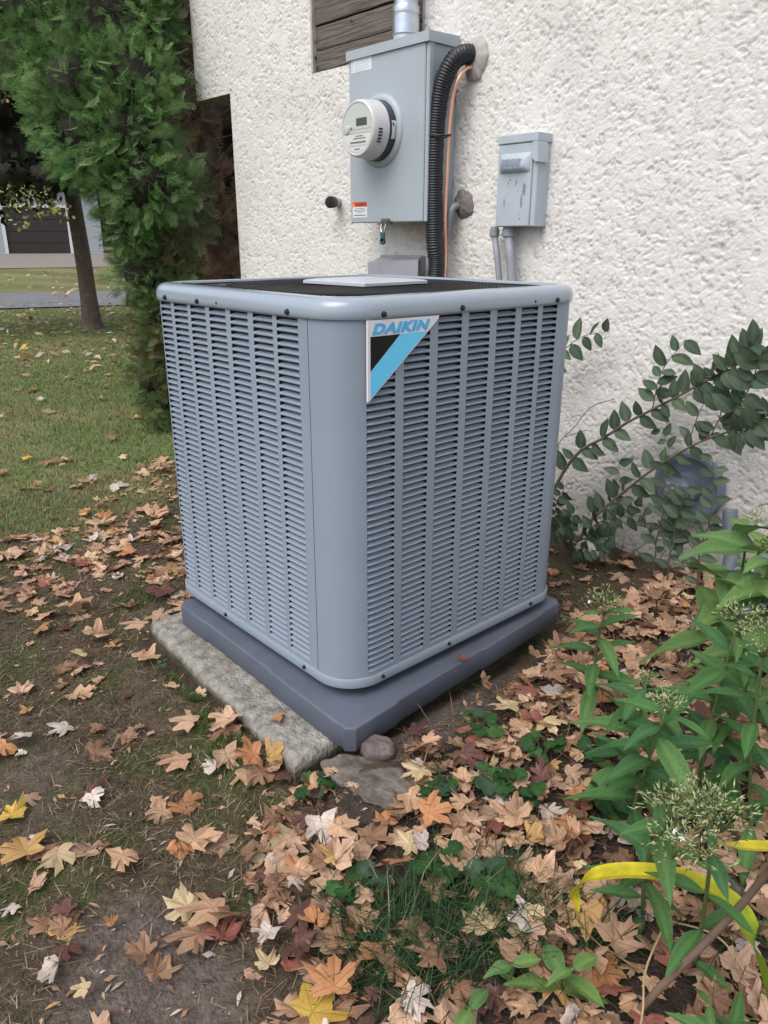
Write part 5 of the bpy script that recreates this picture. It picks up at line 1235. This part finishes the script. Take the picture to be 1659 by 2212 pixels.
# ------------------------------------------------------------------ arborvitae and trees behind the house corner
def spray_template(seed, sub=5):
    r = np.random.default_rng(seed); V, F, C = [], [], []
    def rib(p, q, w, c):
        d = q-p; n = np.array([-d[1], d[0], 0]); n /= np.linalg.norm(n)+1e-9; k = len(V); V.extend([p-n*w/2, p+n*w/2, q]); C.extend([c*.85, c*.85, c*1.35]); F.append((k, k+1, k+2))
    p0 = np.zeros(3); cur = .25*r.normal()
    axis = lambda t: np.array([t, cur*t*t*.4, -.25*t*t])
    rib(axis(0), axis(.6), .03, .8); rib(axis(.45), axis(1.0), .03, 1.)
    for k in range(14):
        t = .08 + .86*k/13; s_ = 1 if k % 2 else -1; L_ = (.50*(1-t)**.8 + .10)*r.uniform(.8, 1.2); a = s_*math.radians(r.uniform(32, 50)); b_ = axis(t)
        e = b_ + L_*np.array([math.cos(a), math.sin(a), -.18]); rib(b_, e, .034, 1.0)
        for j in range(sub):
            u = .2 + .75*j/sub; s2 = 1 if j % 2 else -1; a2 = a + s2*math.radians(r.uniform(25, 45)); l2 = L_*.42*(1.1-u)*r.uniform(.8, 1.3) + .03; q = b_ + (e-b_)*u
            rib(q, q + l2*np.array([math.cos(a2), math.sin(a2), -.15]), .032, 1.1)
    return np.array(V), np.array(F), np.array(C)
SPR = [spray_template(k) for k in range(4)]; SPF = [spray_template(k, 3) for k in range(10, 14)]
def foliage(name, par, clumps, n, L0, L1, cols, seed, shell=.55, droop=.35, m=None, kind='stuff', org=(0, 0, 0), tmpl=SPR, flat=False):
    """sprays spread through the outer part of the clumps, pointing outwards"""
    r = np.random.default_rng(seed); cl = np.array(clumps); w = cl[:, 3]**2; ci = r.choice(len(cl), n, p=w/w.sum())
    d = r.normal(size=(n, 3)); d /= np.linalg.norm(d, axis=1)[:, None]
    rad = cl[ci, 3]*(shell + (1.05-shell)*r.random(n)**.7)*(1 + .25*perlin(d[:, 0]*2.2+ci*3.3, d[:, 1]*2.2, d[:, 2]*2.2))
    p = cl[ci, :3] + d*rad[:, None] - np.array(org)
    ax = d*1.0 + r.normal(size=(n, 3))*.45 + np.array([0, 0, .15 - droop]); ax /= np.linalg.norm(ax, axis=1)[:, None]
    sd = np.cross(ax, r.normal(size=(n, 3)) + np.array([0, 0, .8])); sd /= np.linalg.norm(sd, axis=1)[:, None]; nn = np.cross(ax, sd)
    L_ = r.uniform(L0, L1, n); cols = np.array(cols); cc = cols[r.integers(len(cols), size=n)] * r.uniform(.6, 1.4, (n, 1)) * (1 + .35*perlin(p[:, 0]*4, p[:, 1]*4, p[:, 2]*4))[:, None]
    VV, FF, CC = [], [], []; b0 = 0; tk = r.integers(len(tmpl), size=n)
    for k, (V, F, C) in enumerate(tmpl):
        s = np.where(tk == k)[0]; m_ = len(s)
        if not m_: continue
        X = p[s][:, None, :] + L_[s][:, None, None]*(V[None, :, 0:1]*ax[s][:, None, :] + V[None, :, 1:2]*sd[s][:, None, :] + V[None, :, 2:3]*nn[s][:, None, :])
        VV.append(X.reshape(-1, 3)); FF.append((F[None] + (np.arange(m_)*len(V))[:, None, None]).reshape(-1, 3) + b0); CC.append((cc[s][:, None, :]*C[None, :, None]).reshape(-1, 3)); b0 += m_*len(V)
    o = mk(name, np.vstack(VV), np.vstack(FF), m or M['conifer'], par, False, np.vstack(CC)); o['kind'] = kind; return o
def cores(name, par, clumps, k, m, org, seed=0):  # solid lumps added inside the crowns to block the sky
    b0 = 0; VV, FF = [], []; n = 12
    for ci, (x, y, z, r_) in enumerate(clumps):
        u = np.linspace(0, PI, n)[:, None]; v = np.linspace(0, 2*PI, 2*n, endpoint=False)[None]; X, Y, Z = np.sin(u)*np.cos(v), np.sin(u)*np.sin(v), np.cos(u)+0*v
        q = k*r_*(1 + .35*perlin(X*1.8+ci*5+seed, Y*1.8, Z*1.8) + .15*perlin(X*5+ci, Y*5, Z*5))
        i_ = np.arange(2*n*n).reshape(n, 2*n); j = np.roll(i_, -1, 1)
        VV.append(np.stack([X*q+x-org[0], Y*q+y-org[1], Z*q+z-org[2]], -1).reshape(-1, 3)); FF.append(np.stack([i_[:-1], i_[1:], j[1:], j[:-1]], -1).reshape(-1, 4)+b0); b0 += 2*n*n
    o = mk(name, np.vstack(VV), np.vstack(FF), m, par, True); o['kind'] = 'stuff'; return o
M['inner'] = mat('filler_shade', (.022, .019, .014), .95, 0, .4, 30, .8, 60)  # near-black filler for the crowns, inner shade put into its colour
CL1 = [[-3.22, 1.15, 1.92, 0.29], [-3.22, 0.91, 1.62, 0.25], [-3.02, 1.1, 1.64, 0.21], [-3.15, 1.29, 1.91, 0.15], [-3.26, 0.79, 1.46, 0.14], [-3.12, 0.89, 1.37, 0.22], [-2.99, 1.05, 1.4, 0.22], [-3.08, 0.98, 1.16, 0.15], [-2.93, 1.07, 1.18, 0.22], [-2.87, 1.18, 1.11, 0.12], [-3.06, 1.02, 0.95, 0.12], [-3.04, 1.07, 0.72, 0.15], [-3.3, 1.22, 2.25, 0.33], [-3.42, 1.19, 2.55, 0.33], [-3.42, 0.95, 1.88, 0.19], [-3.37, 1.3, 2.85, 0.3], [-3.4, 1.3, 3.2, .28], [-3.4, 1.3, 3.55, .2], [-3.58, .86, 2.02, .22], [-3.5, .78, 1.78, .16]]
CL1B = [[-3.02, 1.13, 0.47, 0.14], [-3.05, 1.22, 0.79, 0.15], [-3.12, 1.3, 0.58, 0.16], [-3.02, 1.12, 0.24, 0.13], [-2.97, 0.99, 0.12, 0.09], [-3.1, 1.25, .35, .2], [-2.98, 1.2, .62, .15], [-2.95, 1.05, .0, .10], [-3.05, 1.15, .05, .13], [-2.86, 1.2, .38, .1]]
a1_ = thing('arborvitae', 'bright green feathery arborvitae nearest the house corner', 'tree', (-3.2, 1.2, -.15)); O1 = (-3.2, 1.2, -.15)
foliage('crown', a1_, CL1, 11500, .045, .10, [(.125, .245, .075), (.15, .275, .09), (.10, .21, .075), (.185, .27, .12)], 1, org=O1, tmpl=SPF)
foliage('lower_crown', a1_, CL1B, 3600, .04, .09, [(.12, .19, .065), (.15, .18, .075), (.21, .16, .09), (.10, .17, .06)], 2, org=O1, tmpl=SPF)
foliage('light_sprig', a1_, [[-3.09, 1.41, 1.67, 0.09], [-3.04, 1.3, 1.54, 0.07], [-2.92, 1.3, 1.12, 0.1], [-3.29, 1.45, 2.04, 0.07], [-3.0, 1.35, .98, .08]], 170, .08, .15, [(.20, .25, .13), (.17, .23, .11)], 3, .3, org=O1)
cores('dark_filler', a1_, CL1 + [q[:3] + [q[3]*.75] for q in CL1B], .60, M['inner'], O1)
b = MB(); b.tube(smooth_path([(0, 0, -.05), (-.05, .05, .8), (-.1, .03, 1.8), (-.18, .08, 3.2)], 14), np.linspace(.07, .02, 14), 8); b.build('trunk', M['bark'], a1_, True)
a2_ = thing('arborvitae', 'brown bare inside of the second arborvitae against the dark behind the house corner', 'tree', (-3.8, 1.97, -.15)); O2 = (-3.8, 1.97, -.15)
b = MB(); b.tube([tuple(np.array(p)-np.array(O2)) for p in smooth_path([(-3.78, 2.0, -.2), (-3.81, 1.97, 0.58), (-3.83, 1.93, 1.23), (-3.84, 1.91, 1.78), (-3.85, 1.9, 2.29), (-3.84, 1.91, 2.76), (-3.84, 1.9, 3.4)], 20)], np.linspace(.065, .025, 20), 9); b.build('trunk', M['darkbark'], a2_, True)
r = random.Random(5); b = MB()
for k in range(90):
    z = r.uniform(.1, 3.0); a = r.uniform(-2.6, .6); L_ = r.uniform(.25, .75); p0 = np.array((-.02, -.04, z+.15)); d = np.array((math.cos(a), math.sin(a), r.uniform(.1, .7)))
    b.tube(smooth_path([p0, p0 + d*L_*.5 + np.array([r.gauss(0, .03), r.gauss(0, .03), r.gauss(0, .04)]), p0 + d*L_ + np.array([r.gauss(0, .05), r.gauss(0, .05), r.gauss(0, .08)])], 7), np.linspace(.007, .002, 7), 5, False)
o = b.build('bare_branches', M['greytwig'], a2_); o['kind'] = 'stuff'
BRN = [[-3.31, 1.63, 0.56, 0.16], [-3.43, 1.81, 0.88, 0.13], [-3.52, 1.86, 1.22, 0.13], [-3.61, 1.72, 1.61, 0.14], [-3.66, 1.62, 1.9, 0.14], [-3.17, 1.67, 0.7, 0.11], [-3.52, 1.66, 0.88, 0.15], [-3.7, 1.76, 2.14, 0.11], [-3.3, 1.75, .35, .16], [-3.2, 1.65, 1.0, .1], [-3.15, 1.65, .5, .12]]
foliage('dead_foliage', a2_, BRN, 900, .07, .15, [(.34, .21, .145), (.25, .165, .115), (.15, .11, .08), (.42, .28, .20)], 5, .2, org=O2)
CL2 = [[-4.93, 2.41, 0.59, 0.51], [-5.03, 2.66, 1.32, 0.54], [-5.26, 2.64, 2.03, 0.57], [-5.41, 2.79, 2.74, 0.61], [-5.42, 2.78, 3.36, 0.59], [-4.92, 2.84, 1.68, 0.46], [-5.02, 2.25, 1.02, 0.38], [-4.78, 2.69, 0.74, 0.39], [-4.9, 2.3, .2, .4], [-4.7, 3.0, 1.2, .5], [-4.7, 3.2, 2.2, .6], [-4.7, 3.2, 3.2, .6], [-4.6, 3.1, .4, .5], [-5.3, 2.6, 4.0, .5]]
a3_ = thing('arborvitae', 'dark shaded arborvitae behind the bare brown one', 'tree', (-5.0, 2.6, -.15)); O3 = (-5.0, 2.6, -.15)
foliage('crown', a3_, CL2, 2600, .12, .26, [(.022, .028, .012), (.03, .025, .014), (.018, .024, .012)], 8, org=O3)  # shade put into the near-black spray colours
cores('dark_filler', a3_, CL2, .85, M['inner'], O3)
b = MB(); b.tube([(0, 0, -.05), (0, 0, 3.5)], .07, 8); b.build('trunk', M['darkbark'], a3_, True)
# big broadleaf tree on the lawn: trunk and dark overhanging canopy
def quad_leaf(seed):
    V = np.array([(0, 0, 0), (.5, .38, .08), (1, 0, -.06), (.5, -.38, .08), (.42, 0, 0)]); F = np.array([(0, 4, 1), (1, 4, 2), (2, 4, 3), (3, 4, 0)]); return V, F, np.array([.9, 1, 1.1, 1, 1.])
QL = [quad_leaf(0)]
tr = thing('shade_tree', 'tall shade tree on the lawn with a straight brown trunk and dark overhanging crown', 'tree', (-8.37, 2.84, -.15)); OT = (-8.37, 2.84, -.15)
b = MB(); P = smooth_path([(.0, 0, -.1), (0, 0, .15), (-.02, .0, .8), (-.06, -.02, 1.6), (-.1, -.05, 3.0), (-.1, 0, 5.0)], 26); b.tube(P, np.interp(P[:, 2], [-.1, .1, .4, 1.6, 5], [.17, .115, .096, .085, .06]), 14)
o = b.build('trunk', M['bark'], tr, True)
b = MB(); r = random.Random(9)
for k in range(12):
    z = r.uniform(1.7, 3.6); a = r.uniform(0, 2*PI); L_ = r.uniform(.8, 1.6); p0 = np.array((-.07, -.03, z)); d = np.array((math.cos(a), math.sin(a), .35))
    b.tube(smooth_path([p0, p0 + d*L_*.5, p0 + d*L_ + np.array((0, 0, -.1))], 8), np.linspace(.04, .012, 8), 6)
o = b.build('limbs', M['bark'], tr, True); o['kind'] = 'stuff'
CAN = [[-7.95, 2.23, 1.75, 0.49], [-8.01, 2.06, 2.3, 0.66], [-8.29, 2.76, 2.63, 0.61], [-8.39, 2.49, 3.17, 0.73], [-7.54, 2.5, 1.69, 0.31], [-8.42, 1.74, 1.61, 0.54], [-7.43, 2.2, 1.47, 0.21], [-7.54, 1.87, 1.46, 0.23], [-8.32, 2.68, 3.88, 0.81], [-8.67, 1.55, 2.61, 0.95], [-8.63, 1.72, 3.63, 1.01], [-8.34, 3.17, 3.57, 0.65], [-8.38, 3.08, 2.45, 0.47], [-7.84, 2.81, 1.64, 0.31], [-8.9, .7, 2.2, .9], [-8.9, .6, 3.3, 1.0], [-8.4, 3.9, 2.6, .8], [-8.4, 4.0, 3.6, .9], [-8.6, 2.6, 4.9, 1.2]]
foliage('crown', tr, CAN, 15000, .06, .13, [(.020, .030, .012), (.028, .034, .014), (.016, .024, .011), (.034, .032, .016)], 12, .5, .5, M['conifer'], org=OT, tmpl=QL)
cores('dark_filler', tr, CAN, .74, M['inner'], OT)
YL = [[-6.8, 1.58, 1.2, 0.15], [-6.83, 1.81, 1.14, 0.11], [-6.68, 1.94, 1.2, 0.1], [-6.55, 2.0, 1.12, 0.08], [-6.68, 1.62, 1.04, 0.06], [-6.76, 1.7, 2.23, 0.07], [-6.86, 1.73, 2.08, 0.06], [-6.97, 1.71, 1.29, 0.09], [-6.8, 1.75, 1.25, .12], [-6.7, 1.88, 1.24, .12]]
foliage('yellowing_leaves', tr, YL, 240, .03, .055, [(.30, .31, .09), (.20, .24, .07), (.36, .33, .15), (.10, .12, .04), (.07, .09, .03)], 15, .1, .5, M['leaf_col'], org=OT, tmpl=QL)

# ------------------------------------------------------------------ across the street
gh = thing('garage', 'distant grey sided garage with a dark brown door and white trim across the street', 'garage', (G0[0], G0[1], .12)); gh.rotation_euler = (0, 0, math.atan2(gd[1], gd[0]))
def gl(o): return o
M['siding'] = mat('siding_grey', (.36, .39, .43), .7); M['trim'] = mat('trim_white', (.66, .66, .66), .6); M['gdoor'] = mat('garage_door_brown', (.028, .021, .020), .55, 0, .1, 3); M['roof'] = mat('roof_dark', (.05, .045, .04), .9)
DW = 2.96; DH = 2.28
b = MB(); b.box((-4, .06, -.4), (-.14, 5, 3.3)); b.box((DW+.14, .06, -.4), (4.6, 5, 3.3)); b.box((-.14, .06, DH+.14), (DW+.14, 5, 3.3)); o = b.build('wall', M['siding'], gh); 
b = MB(); 
for k in range(28):
    z = -.2 + k*.125
    for xa, xb in ((-4, -.15), (DW+.15, 4.6)): b.add([(xa, .03, z), (xb, .03, z), (xb, .055, z+.12), (xa, .055, z+.12), (xa, .058, z), (xb, .058, z)], [(0, 1, 2, 3), (0, 4, 5, 1)])
o = b.build('siding_boards', M['siding'], gh); o['kind'] = 'stuff'
dr = bpy.data.objects.new('door', None); COL.objects.link(dr); dr.parent = gh
for k in range(4):
    b = MB(); b.box((0, .10, k*DH/4+.008), (DW, .14, (k+1)*DH/4-.008), .01)
    b.build('panel', M['gdoor'], dr)
for (xa, xb, za, zb) in ((-.15, 0, -.2, DH+.14), (DW, DW+.15, -.2, DH+.14), (0, DW, DH, DH+.14)):
    b = MB(); b.box((xa, -.02, za), (xb, .099, zb), .005); b.build('trim', M['trim'], gh)
b = MB(); b.add([(-4.4, -.4, 3.2), (5, -.4, 3.2), (5, 2.6, 4.6), (-4.4, 2.6, 4.6), (5, 5.4, 3.2), (-4.4, 5.4, 3.2)], [(0, 1, 2, 3), (3, 2, 4, 5)]); b.build('roof', M['roof'], gh)
# far trees behind everything
r = np.random.default_rng(31); FT = []
for k in range(46):
    a = math.radians(118 + 90*k/45 + r.uniform(-1, 1)); R__ = r.uniform(62, 72); FT.append([1 + R__*math.cos(a), -.8 + R__*math.sin(a), r.uniform(3, 6), r.uniform(4.5, 6.5)]); FT.append([1 + (R__+4)*math.cos(a), -.8 + (R__+4)*math.sin(a), r.uniform(9, 13), r.uniform(4, 6)])
o = foliage('distant_trees', None, FT, 9000, .6, 1.4, [(.035, .05, .02), (.045, .055, .02), (.06, .06, .02)], 33, .6, .3, M['conifer'], tmpl=QL); tag(o, 'dark mass of distant trees behind the garage', 'trees')
o = cores('distant_tree_mass', None, FT, .85, M['inner'], (0, 0, 0)); tag(o, 'dark filler lumps added inside the distant tree mass', 'trees')

# two leaves that would read alike are told apart by their size
from collections import defaultdict
same = defaultdict(list)
for o in list(COL.objects):
    if o.get('group') == 'fallen maple leaves': same[o['label']].append(o)
for lab, os_ in same.items():
    if len(os_) == 2 and not lab.startswith('small'):
        a, b_ = sorted(os_, key=lambda q: q.matrix_basis.to_scale().x)
        if b_.matrix_basis.to_scale().x > 1.06 * a.matrix_basis.to_scale().x: a['label'] = 'smaller ' + lab; b_['label'] = 'larger ' + lab
